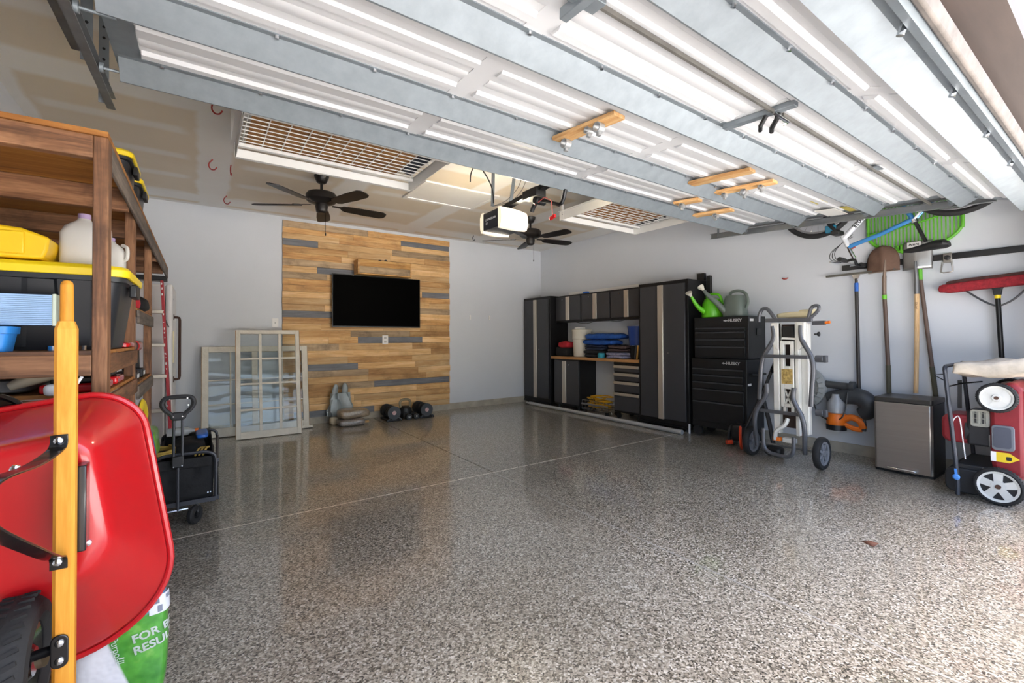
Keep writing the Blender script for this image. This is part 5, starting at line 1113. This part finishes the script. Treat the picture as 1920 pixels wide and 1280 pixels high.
# red tool batteries, drills
for k, y in enumerate((2.02, 2.30)):
    t = thing('battery_charger', (-.32, y, .956), ['red and black tool battery on the lower shelf, nearer one', 'red and black tool battery on the lower shelf, farther one'][k], 'battery', 'red tool batteries')
    MB().bx(-.40, -.25, y-.09, y+.09, .956, .985).build('battery_base', red, t, bev=.008); MB().bx(-.38, -.27, y-.07, y+.07, .985, 1.005).build('battery_top', black, t, bev=.005)
    text('TOOL', .0, Matrix.Identity(4), white, t) if 0 else None
def drill(y, z, label, ry):
    t = thing('cordless_drill', (-.30, y, z), label, 'drill', 'cordless drills')
    MB().cyl((-.30, y-.10, z+.175), (-.30, y+.06, z+.175), .034, n=18).build('drill_body', red, t); MB().cyl((-.30, y-.16, z+.175), (-.30, y-.10, z+.175), .018, .03, n=16).build('chuck', black, t)
    MB().tube([(-.30, y+.02, z+.16), (-.30, y+.045, z+.05)], .022, n=10).build('grip', black, t); MB().bx(-.34, -.26, y-.02, y+.10, z, z+.05).build('battery', black, t, bev=.006)
    MB().bx(-.258, -.2565, y+.0, y+.08, z+.015, z+.035).build('battery_print', white, t)
drill(2.95, .913, 'red and black cordless drill standing on the farther lower shelf', 0)
drill(3.25, .913, 'second red and black cordless drill behind the first one', 0)
one(MB().soft(-.38, -.255, 2.80, 3.05, 1.276, 1.44, .6, .5, amp=.03, seed=4), 'red_bag', redcloth, (-.33, 2.95, 1.276), 'red fabric bag hanging at the upper bay of the shelving', 'bag')
one(MB().soft(-.38, -.24, 3.1, 3.4, 1.276, 1.36, .6, .5, amp=.02, seed=5), 'dark_pouch', blackcloth, (-.31, 3.2, 1.276), 'dark pouch on the upper bay of the shelving', 'pouch')
one(MB().tube(sm([(-.30, 2.80, .80), (-.26, 2.95, .74), (-.25, 3.1, .78), (-.25, 3.3, .70), (-.27, 3.4, .62), (-.27, 3.2, .60), (-.27, 3.0, .66)], 5), .028, n=8, flat=.4), 'yellow_strap', yellow, (-.27, 3.0, .433), 'yellow webbing strap bundled on the bottom shelf', 'strap')
for k, (c, y, lab) in enumerate((('2c4f9a', 3.01, 'blue plastic bag on the bottom shelf'), ('6ea63a', 3.375, 'green plastic bag on the bottom shelf beside the wagon'))):
    one(MB().soft(-.42, -.19, y-.17, y+.17, .433, .66-.04*k, .6, .6, amp=.03, seed=11+k), 'soil_bag', mat('bag_%d' % k, c, .35, 0, var=.3, scale=9, bump=.4, coat=.3), (-.3, y, .433), lab, 'bag')
one(MB().soft(-.85, -.30, 1.93, 2.5, .433, .80, .5, .5, amp=.02, seed=14), 'grey_tote_bag', mat('grey_bag', '6b6e72', .7, var=.2), (-.58, 2.2, .433), 'large grey bundle on the shelf behind the wheelbarrow', 'bundle')
one(MB().soft(-.85, -.43, 1.96, 2.4, .957, 1.005, .3, .2, amp=.004, seed=15), 'grey_bin', mat('grey_bin', '77797d', .5, var=.1), (-.55, 2.15, .957), 'flat grey bin on the lower middle shelf', 'bin')
# ================================================================== fridge in the back corner
t = thing('refrigerator', (-.58, 5.75, 0), 'white refrigerator with rusty pipe handle in the back left corner', 'refrigerator')
fwh = mat('fridge_white', 'dedddd', .35, 0, var=.02)
MB().bx(-.95, -.27, 5.36, 6.15, .03, 1.65).build('fridge_body', fwh, t, bev=.02, segs=3)
MB().bx(-.265, -.212, 5.36, 6.15, .10, 1.655).build('fridge_door', fwh, t, bev=.022, segs=4)
MB().bx(-.213, -.20, 5.405, 5.425, .90, 1.205).build('cream_pull', mat('cream_pull', 'e2dcb9', .4), t, bev=.004)
rp = mat('rusty_pipe', '4b332b', .6, .4, var=.2, scale=20)
h = MB().tube([(-.212, 5.56, 1.345), (-.185, 5.56, 1.345), (-.168, 5.56, 1.34), (-.163, 5.56, 1.32), (-.163, 5.56, .76), (-.168, 5.56, .735), (-.185, 5.56, .73), (-.212, 5.56, .73)], .012, n=10).build('pipe_handle', rp, t)
for z in (1.345, .73): MB().cyl((-.212, 5.56, z), (-.206, 5.56, z), .03, n=16).build('pipe_flange', rp, h)
MB().cyl((-.212, 5.50, 1.52), (-.208, 5.50, 1.52), .008).build('badge', chrome, t)
# ================================================================== red step ladder
t = thing('step_ladder', (-.45, 5.12, 0), 'red fibreglass step ladder with aluminium steps in front of the refrigerator', 'ladder')
lr = mat('ladder_red', '9e1b28', .5, 0, var=.12, scale=8, col2='b8303a')
for xa, xb in ((-.283, -.20), (-.60, -.69)):
    MB().beam((xa, 5.16, 1.66), (xb, 5.10, .0), .022, .075, up=(0, 1, 0)).build('side_rail', lr, t, bev=.003)
    MB().beam((xa, 5.22, 1.64), (xb, 5.24, .0), .02, .05, up=(0, 1, 0)).build('rear_rail', lr, t, bev=.003)
for z in (1.39, 1.09, .81, .50, .22):
    f_ = 1-z/1.66; xr = -.283+.083*f_; xl = -.60-.09*f_
    MB().bx(xl, xr, 5.09, 5.17, z-.03, z).build('step', alu, t, bev=.003)
MB().bx(-.64, -.245, 5.10, 5.26, 1.66, 1.70).build('top_cap', black, t, bev=.006)
MB().tube([(-.28, 5.14, 1.36), (-.235, 5.22, 1.24)], .006).build('spreader', dsteel, t)
sp = MB(); rg = random.Random(8)
for k in range(16):
    z = rg.uniform(.8, 1.62); x = -.283+.083*(1-z/1.66); sp.soft(x-.004+rg.uniform(-.006, .002), x+.003, 5.062+(.06*(z/1.66)), 5.07+(.06*(z/1.66)), z, z+rg.uniform(.006, .028), amp=0, nu=8, nv=4)
tag(sp.build('paint_splashes', white, t), kind='stuff')
# ================================================================== folding wagon
t = thing('folding_wagon', (-.07, 3.8, 0), 'black folding garden wagon with upright handle beside the shelving', 'wagon')
fg = mat('wagon_grey', '3a3b40', .4, .4, var=.06)
wx0, wx1, wy0, wy1 = -.222, .085, 3.36, 4.18
for y, e in ((wy0, 0), (wy1, .03)):
    MB().tube(sm([(wx0, y, .135), (wx0, y, .37), (wx0+.02, y, .415), (wx0+.06, y, .43)], 3)+sm([(wx1-.06+e, y, .43), (wx1-.02+e, y, .415), (wx1+e, y, .37), (wx1+e, y, .135)], 3), .010, n=8).build('end_frame', fg, t)
    MB().beam((wx0, y, .135), (wx1+e, y, .135), .022, .026).build('end_rail', fg, t)
for x in (wx0, wx1+.01):
    MB().beam((x, wy0, .135), (x+.015*(x > 0), wy1, .135), .02, .024).build('side_rail', fg, t)
    MB().beam((x, wy0, .15), (x+.015*(x > 0), wy1, .37), .008, .02).beam((x, wy1, .15), (x, wy0, .37), .008, .02).build('cross_link', fg, t)
    MB().tube([(x, wy0, .37), (x+.02*(x > 0), wy1, .37)], .008).build('top_side_rail', fg, t)
fb = MB(); n_ = 12
def wall_(p, q, r_, s_, sd):
    vs = []; fs = []
    for j in range(n_+1):
        for i in range(n_+1):
            a, b = i/n_, j/n_; v_ = p.lerp(q, a).lerp(s_.lerp(r_, a), b); vs.append(v_+noise.noise_vector(v_*14+V((sd, 0, 0)))*.03*math.sin(pi*a)**.5*math.sin(pi*b)**.5)
    for j in range(n_):
        for i in range(n_): k = j*(n_+1)+i; fs.append((k, k+1, k+n_+2, k+n_+1))
    fb.add(vs, fs)
c0, c1, c2, c3 = [V(p) for p in ((wx0+.015, wy0+.015, .15), (wx1-.015, wy0+.015, .15), (wx1-.01, wy1-.015, .15), (wx0+.015, wy1-.015, .15))]
up = V((0, 0, .245)); wall_(c0, c1, c1+up, c0+up, 1); wall_(c1, c2, c2+up, c1+up, 2); wall_(c2, c3, c3+up*1.1, c2+up*1.1, 3); wall_(c3, c0, c0+up, c3+up, 4); wall_(c0, c1, c2, c3, 5)
fb.build('fabric_basket', blackcloth, t, solid=.006)
MB().bx(wx0+.02, wx1-.02, wy0-.004, wy0+.012, .34, .40).build('fabric_flap', blackcloth, t, bev=.005)
MB().bx(-.04, .06, wy0+.02, wy0+.05, .125, .165).build('base_board', mat('brown_base', '6b4433', .7), t)
hx = -.103
MB().tube([(hx, wy0-.03, .10), (hx, wy0-.03, .42)], .008).build('pull_bar', fg, t)
for s_ in (-.021, .021): MB().tube([(hx+s_, wy0-.03, .36), (hx+s_, wy0-.03, .67)], .0075).build('handle_tube', fg, t)
MB().bx(hx-.03, hx+.03, wy0-.042, wy0-.018, .36, .43).build('handle_joint', black, t, bev=.006)
gp = sm([(-.022, 0, 0), (-.03, 0, .02), (-.06, 0, .05), (-.075, 0, .085), (-.06, 0, .118), (0, 0, .126), (.06, 0, .120), (.075, 0, .087), (.06, 0, .052), (.03, 0, .02), (.022, 0, 0)], 4, True)
MB().tube([(hx+p.x*1.02, wy0-.03, .655+p.z*1.0) for p in gp], .013, n=8, closed=True).build('hand_grip', mat('grip_black', '2c2c2e', .6), t)
MB().bx(hx-.028, hx+.028, wy0-.042, wy0-.018, .64, .69).build('grip_base', _mc['grip_black'], t, bev=.008)
MB().tube([(hx-.06, wy0-.03, .105), (hx+.05, wy0-.03, .108)], .007).build('hitch_pin', chrome, t)
for x, y in ((-.02, wy0), (-.19, wy0), (-.02, wy1), (-.19, wy1)):
    Mw = frame((x, y, .056), (0, 1, 0), (0, 0, 1), (1, 0, 0)) if y == wy1 else frame((x, y, .056), (.55, .83, 0), (0, 0, 1))
    o = MB().lathe([(.025, -.014), (.05, -.016), (.056, -.008), (.056, .008), (.05, .016), (.025, .014), (.02, 0), (.025, -.014)], 28, Mw).build('wheel', rubber, t)
    MB().lathe([(0, -.017), (.012, -.017), (.014, 0), (.012, .017), (0, .017)], 14, Mw).lathe([(.022, -.006), (.045, -.006), (.045, .006), (.022, .006), (.022, -.006)], 20, Mw).build('wheel_hub', black, o)
    MB().tube([(x, y, .13), (x+.012, y+.005, .115), (x+.014, y+.005, .056)], .008, n=6).build('caster_fork', black, t)
rv = MB()
for p in ((.045, .19), (.058, .192), (hx-.021, .665), (hx+.021, .665), (hx-.05, .735), (hx+.05, .73), (hx-.04, .77), (hx+.045, .772), (hx-.02, .37), (hx+.02, .372)): rv.cyl((p[0], wy0-.046, p[1]), (p[0], wy0-.042, p[1]), .004, n=8)
tag(rv.build('rivets', chrome, t), kind='stuff')
# things in the wagon
one(MB().tube(sm([(-.20+.07*math.cos(k*.9), 3.6+.12*math.sin(k*.9), .40+.002*k) for k in range(16)], 4), .008, n=6), 'rope_coil', mat('tan_rope', 'b79b4c', .8, var=.2), (-.2, 3.6, .39), 'yellowish rope coil in the wagon', 'rope')
one(MB().soft(-.16, .04, 3.75, 4.1, .16, .42, .5, .5, amp=.02, seed=3), 'tool_bag', blackcloth, (-.06, 3.9, .16), 'black tool bag inside the wagon', 'bag')
one(MB().soft(-.02, .05, 3.85, 4.12, .42, .455, .5, .4, amp=.006, seed=6), 'blue_tool', blue, (.0, 4.0, .42), 'blue tool lying on the tool bag in the wagon', 'tool')
t2 = thing('water_bottle', (-.12, 4.05, .42), 'clear plastic bottle lying on the tool bag in the wagon', 'bottle')
MB().lathe([(0, 0), (.03, 0), (.032, .12), (.012, .15), (.012, .165), (0, .165)], 18, frame((-.19, 4.05, .455), (0, 1, 0), (0, 0, 1), (1, 0, 0))).build('bottle_body', mat('clear_plastic', 'd5d8d8', .15, trans=.6), t2)
MB().lathe([(0, 0), (.014, 0), (.014, .02), (0, .02)], 14, frame((-.025, 4.05, .455), (0, 1, 0), (0, 0, 1), (1, 0, 0))).build('cap', orange, t2)
for k in range(3): one(MB().tube(sm([(-.02+.02*k, 3.42, .40), (.0+.02*k, 3.5, .425), (.03+.012*k, 3.6, .41)], 4), .006, n=6), 'tan_stick', mat('tan_rope', 'b79b4c'), (.0+.02*k, 3.5, .39), ['thin tan stick in the wagon, left one', 'thin tan stick in the wagon, middle one', 'thin tan stick in the wagon, right one'][k], 'stick', 'tan sticks in the wagon')
# ================================================================== red wheelbarrow standing on its nose
wbr = mat('barrow_red', 'b9161d', .28, 0, var=.03, coat=.6)
t = thing('wheelbarrow', (-.33, 1.55, 0), 'red wheelbarrow with wooden handles standing upright on its nose', 'wheelbarrow')
Mb = T(-.33, 0, .40) @ R(-9, 'Y')     # local x lateral, z along the barrow upwards, y depth (world Y)
def ring_(w, v0, v1, y, rn, rt, n=10):
    # rounded outline: half width w, from nose v0 to rear v1; nose radius rn, rear corner radius rt
    pts = []
    for cx, cz, a0, rad in ((w-rt, v1-rt, 0, rt), (-w+rt, v1-rt, 90, rt), (-w+rn, v0+rn*.9, 180, rn), (w-rn, v0+rn*.9, 270, rn)):
        for i in range(n+1): a = math.radians(a0+90*i/n); pts.append(Mb @ V((cx+rad*math.cos(a), y, cz+rad*math.sin(a)*(.9 if rad == rn else 1))))
    return pts
yb_, yr_ = 1.515, 1.75
Ls = [ring_(.15, .15, .44, yb_+.004, .09, .05), ring_(.168, .128, .462, yb_, .10, .055), ring_(.182, .108, .476, yb_+.012, .11, .06), ring_(.205, .03, .492, yb_+.09, .15, .08), ring_(.24, -.09, .522, yb_+.175, .21, .10), ring_(.262, -.175, .54, yr_, .24, .12)]
tr = MB().loops(Ls, True, False).build('tray', wbr, t, solid=.003, ang=60, sub=1)
MB().tube(ring_(.266, -.18, .544, yr_+.006, .244, .124), .010, n=8, closed=True).build('rolled_rim', wbr, tr)
hw = wood('varnished_handle', 'b06a14', 'd08a22', 'dda03c', axis=2, stain=.0, sc=1.5, rv=.02)
def handle(s_):
    a = -9+9.5*s_ if s_ > 0 else -9-9.5
    top = V((-.2545, 1.452, 1.165)) if s_ > 0 else V((-.555, 1.452, 1.10)); bot = V((-.254, 1.452, 0.0)) if s_ > 0 else V((-.36, 1.452, 0.0))
    d = (top-bot).normalized(); x = V((1, 0, 0)); x = (x-d*x.dot(d)).normalized(); y = d.cross(x)
    ch = .0065; w_ = .0185; oct_ = [(w_, w_-ch), (w_-ch, w_), (-w_+ch, w_), (-w_, w_-ch), (-w_, -w_+ch), (-w_+ch, -w_), (w_-ch, -w_), (w_, -w_+ch)]
    h = MB().loops([[p+x*(a_*k)+y*(b_*k) for a_, b_ in oct_] for p, k in ((bot, 1), (bot.lerp(top, .985), 1), (top, .72))]).build('handle', hw, t, sm=False)
    MB().cyl(top-d*.005, top+d*.085, .0125, .0115, n=16).lathe([(.0115, 0), (.010, .006), (.006, .010), (0, .011)], 16, frame(top+d*.085, x, y, d)).build('grip_end', hw, h)
    return h
handle(1); handle(-1)
bkm = mat('barrow_black_steel', '151517', .25, .2, var=.05, coat=.5)
def strap(pts, w_=.028, th=.004, nm='leg', up=(1, 0, 0)):
    P2 = [V(p) for p in sm(pts, 4)]; mb = MB(); L_ = []
    for i, p in enumerate(P2):
        d = (P2[min(i+1, len(P2)-1)]-P2[max(i-1, 0)]).normalized(); sd = V(up); sd = (sd-d*sd.dot(d)).normalized(); nn = d.cross(sd)
        L_.append([p+sd*(a*w_/2)+nn*(b*th/2) for a, b in ((-1, -1), (1, -1), (1, 1), (-1, 1))])
    return mb.loops(L_).build(nm, bkm, t, bev=.001)
for sx_ in (0,):
    strap([(-.262, 1.432, .905), (-.262, 1.430, .885), (-.266, 1.41, .872), (-.275, 1.30, .868), (-.28, 1.14, .885), (-.282, 1.08, .885), (-.283, 1.065, .87), (-.283, 1.068, .835), (-.28, 1.10, .805), (-.272, 1.25, .72), (-.264, 1.38, .648), (-.261, 1.425, .628), (-.261, 1.432, .60)], w_=.03)
strap([(-.283, 1.09, .888), (-.40, 1.10, .89), (-.52, 1.12, .89)], nm='leg_brace', up=(0, 0, 1))
strap([(-.52, 1.432, .90), (-.54, 1.3, .87), (-.555, 1.10, .885), (-.555, 1.06, .86), (-.54, 1.10, .81), (-.47, 1.40, .64), (-.46, 1.432, .60)])
# risers between handles and tray
for x in (-.232, -.42): MB().bx(x-.010, x+.010, 1.472, 1.52, .615, .82).build('riser', bkm, t, bev=.003)
# bolts
bo = MB()
for x, y, z in ((-.262, 1.428, .618), (-.262, 1.426, .893), (-.258, 1.428, .435), (-.258, 1.428, .395), (-.225, 1.515, .62), (-.30, 1.30, .865)): bo.lathe([(0, 0), (.009, 0), (.008, .004), (.004, .006), (0, .006)], 10, frame((x, y, z), (1, 0, 0), (0, 0, 1), (0, -1, 0)))
tag(bo.build('bolts', chrome, t), kind='stuff')
# wheel, axle and bracket
wc = (-.335, 1.47, .39); Mw = frame(wc, (0, 1, 0), (0, 0, 1), (1, 0, 0))
wo = MB().lathe([(.085, -.028), (.10, -.040), (.125, -.038), (.142, -.022), (.147, 0), (.142, .022), (.125, .038), (.10, .040), (.085, .028), (.08, 0), (.085, -.028)], 48, Mw).build('wheel', rubber, t)
tdm = MB()
for k in range(36):
    for s_ in (-1, 1): tdm.bx(.140, .1475, -.004, .004, s_*.004, s_*.030, Mw @ R(10*k+5*(s_ > 0), 'Z') @ R(s_*18, 'X'))
tag(tdm.build('tread_blocks', rubber, wo), kind='stuff')
MB().lathe([(0, -.03), (.03, -.03), (.05, -.012), (.084, -.026), (.086, .026), (.05, .012), (.03, .03), (0, .03)], 36, Mw).build('wheel_rim', mat('rim_black', '141416', .2, .2, coat=.6), wo)
MB().cyl((-.42, 1.47, .39), (-.262, 1.45, .415), .011, n=12).build('axle', bkm, t)
MB().cyl((-.300, 1.47, .39), (-.288, 1.468, .392), .018, n=16).build('axle_washer', mat('bearing_brown', '7a6a55', .4, .5), t)
MB().prism(rrect(.03, .075, .014), 0, .006, frame((-.258, 1.433, .415), (1, 0, 0), (0, 0, 1))).build('axle_bracket', bkm, t, bev=.002)
MB().tube(sm([(-.254, 1.45, .02), (-.254, 1.40, .012), (-.31, 1.33, .012), (-.36, 1.40, .012), (-.36, 1.45, .02)], 4), .009, n=8).build('nose_guard', bkm, t)
# ---- loose things behind the barrow
t = thing('black_bucket', (-.47, 1.80, .78), 'black round bucket tucked behind the wheelbarrow rim', 'bucket')
MB().lathe([(0, 0), (.085, 0), (.098, .006), (.103, .02), (.112, .035), (.112, .045), (.104, .045), (.092, .012), (0, .012)], 40, frame((-.475, 1.80, .875), (1, 0, 0), (0, 0, 1), (0, -1, 0))).build('bucket_body', mat('gloss_black', '0f0f11', .2, coat=.5), t)
t = thing('khaki_funnel', (-.38, 1.90, .957), 'khaki plastic funnel lying on the shelf behind the wheelbarrow rim', 'funnel')
kh = mat('khaki_plastic', '8b8171', .6, var=.1); dd = V((.085, 0, .045)).normalized()
MB().lathe([(.012, 0), (.022, .05), (.030, .10), (.034, .125), (.031, .125), (.02, .06), (0, .05)], 24, frame((-.455, 1.915, .985), (0, 1, 0), dd.cross(V((0, 1, 0))), dd)).build('funnel_body', kh, t)
MB().lathe([(.0345, .108), (.036, .116), (.0345, .127), (.030, .127), (0, .115)], 24, frame((-.455, 1.915, .985), (0, 1, 0), dd.cross(V((0, 1, 0))), dd)).build('funnel_mouth', mat('dark_khaki', '3c352d', .7), t)
one(MB().soft(-.375, -.322, 1.845, 1.90, .957, .992, .6, .6, amp=.006, seed=13), 'white_rag', mat('grey_rag', 'b9b9ba', .8), (-.35, 1.87, .957), 'pale grey rag on the shelf behind the wheelbarrow rim', 'rag')
one(MB().cyl((-.318, 1.845, .957), (-.288, 1.835, 1.012), .004, n=8), 'white_stick', white, (-.31, 1.84, .957), 'thin white stick poking up behind the wheelbarrow rim', 'stick')
# ================================================================== bag of grass seed on the floor
t = thing('seed_bag', (-.187, 1.813, 0), 'white and green printed bag standing on the floor behind the wheelbarrow', 'bag')
def bagmat():
    M, nt, P = newmat('seed_bag_print'); tc = nt.nodes.new('ShaderNodeTexCoord'); s_ = node(nt, 'ShaderNodeSeparateXYZ', i_0=tc.outputs['Object'])
    nz = node(nt, 'ShaderNodeTexNoise', i_Vector=tc.outputs['Object'], i_Scale=14., i_Detail=4.)
    gr = ramp(nt, nz.outputs[0], [(.3, lin('2f7a26')), (.55, lin('55a239')), (.75, lin('9fca6a'))])
    sky = ramp(nt, nz.outputs[0], [(.35, lin('3f9ad8')), (.7, lin('c9e2f2'))])
    z = mth(nt, 'MULTIPLY_ADD', s_.outputs[0], -.25, s_.outputs[2])
    c = mixc(nt, ramp(nt, z, [(.268, (0, 0, 0)), (.276, (1, 1, 1))]), gr, sky)
    left = ramp(nt, mth(nt, 'MULTIPLY_ADD', s_.outputs[2], .35, s_.outputs[0]), [(.045, (1, 1, 1)), (.05, (0, 0, 0))])
    c = mixc(nt, left, c, lin('d9d9dc')); nt.links.new(c, P.inputs['Base Color']); P.inputs['Roughness'].default_value = .3; P.inputs['Coat Weight'].default_value = .4
    nb = node(nt, 'ShaderNodeTexNoise', i_Vector=tc.outputs['Object'], i_Scale=20.); b_ = node(nt, 'ShaderNodeBump', i_Strength=.5, i_Distance=.012); nt.links.new(nb.outputs[0], b_.inputs['Height']); nt.links.new(b_.outputs[0], P.inputs['Normal'])
    return M
Mg = T(-.187, 1.813, 0) @ R(-4, 'Z')
BA, BB, BE = .108, .042, .5
MB().soft(-BA, BA, -BB, BB, 0, .40, .42, BE, amp=.005, seed=21, nu=44, nv=22, M=Mg).build('bag_body', bagmat(), t)
_tab = []; _s = 0; _pv = None
for k in range(201):
    q = -pi/2+(pi/2)*k/200; x_ = BA*abs(math.cos(q))**BE; y_ = -BB*abs(math.sin(q))**BE
    if _pv: _s += math.hypot(x_-_pv[0], y_-_pv[1])
    _pv = (x_, y_); _tab.append((_s, x_, y_))
def wrap(sx_):
    if sx_ <= 0: return sx_, -BB
    for a_, b_ in zip(_tab, _tab[1:]):
        if b_[0] >= sx_: return b_[1], b_[2]
    return BA, min(0, -.0+sx_-_tab[-1][0])
def onbag(o, out=.004):
    for v_ in o.data.vertices:
        x_, y_ = wrap(v_.co.x); hh = (abs(v_.co.z-.20)/.20); k_ = (1-hh**4.76)**.21 if hh < 1 else 0
        n_ = V((x_/BA, y_/BB*1.4, 0)); n_.normalize()
        v_.co = (Mg @ V((x_*k_+n_.x*out, y_*k_+n_.y*out, v_.co.z)))-V(t.location)
    return o
wp = mat('print_bag_white', 'eceef0', .4)
def btext(s_, size, x, z, rot, **k):
    return onbag(text(s_, size, T(*t.location) @ frame((x, 0, z), *((1, 0, .18), (-.18, 0, 1)) if not rot else ((.18, 0, -1), (1, 0, .18))), wp, t, **k))
btext('FOR BEST', .034, .098, .232, 0, bold=.001); btext('RESULTS', .034, .093, .195, 0, bold=.001); btext('Purpose', .025, -.008, .20, 1)
def bpoly(nm, pts, m_, out):
    mb = MB()
    nx_, nz_ = 10, 6
    for (x0_, x1_, z0_, z1_) in pts:
        mb.add([V((x0_+(x1_-x0_)*i/nx_, 0, z0_+(z1_-z0_)*j/nz_)) for j in range(nz_+1) for i in range(nx_+1)], [(j*(nx_+1)+i, j*(nx_+1)+i+1, (j+1)*(nx_+1)+i+1, (j+1)*(nx_+1)+i) for j in range(nz_) for i in range(nx_)])
    mb.xf(T(*t.location)); return onbag(mb.build(nm, m_, t), out)
bpoly('printed_house', [(.065, .19, .278, .309), (.09, .14, .309, .333)], mat('print_house', 'd3d6dd', .5), .005)
bpoly('printed_roof', [(.14, .19, .309, .33), (.065, .09, .309, .322)], mat('print_roof', '6d7382', .5), .006)
for q_ in ((.108, .122, .316, .327), (.085, .096, .283, .303), (.13, .141, .283, .303), (.158, .178, .281, .305)): bpoly('printed_window', [q_], mat('print_dark2', '7b8190', .5), .007)
one(MB().bx(-.42, -.30, 1.90, 2.10, 0, .05), 'scrap_board', sw[0], (-.36, 2.0, 0), 'scrap of brown board on the floor beside the seed bag', 'board')
one(MB().add([V((2.93, .86, .004)), V((2.98, .85, .012)), V((3.0, .90, .006)), V((2.96, .92, .003))], [(0, 1, 2, 3)]), 'dry_leaf', mat('leaf_brown', '6e4634', .8), (2.96, .88, .003), 'small dry brown leaf on the floor', 'leaf', solid=.001)
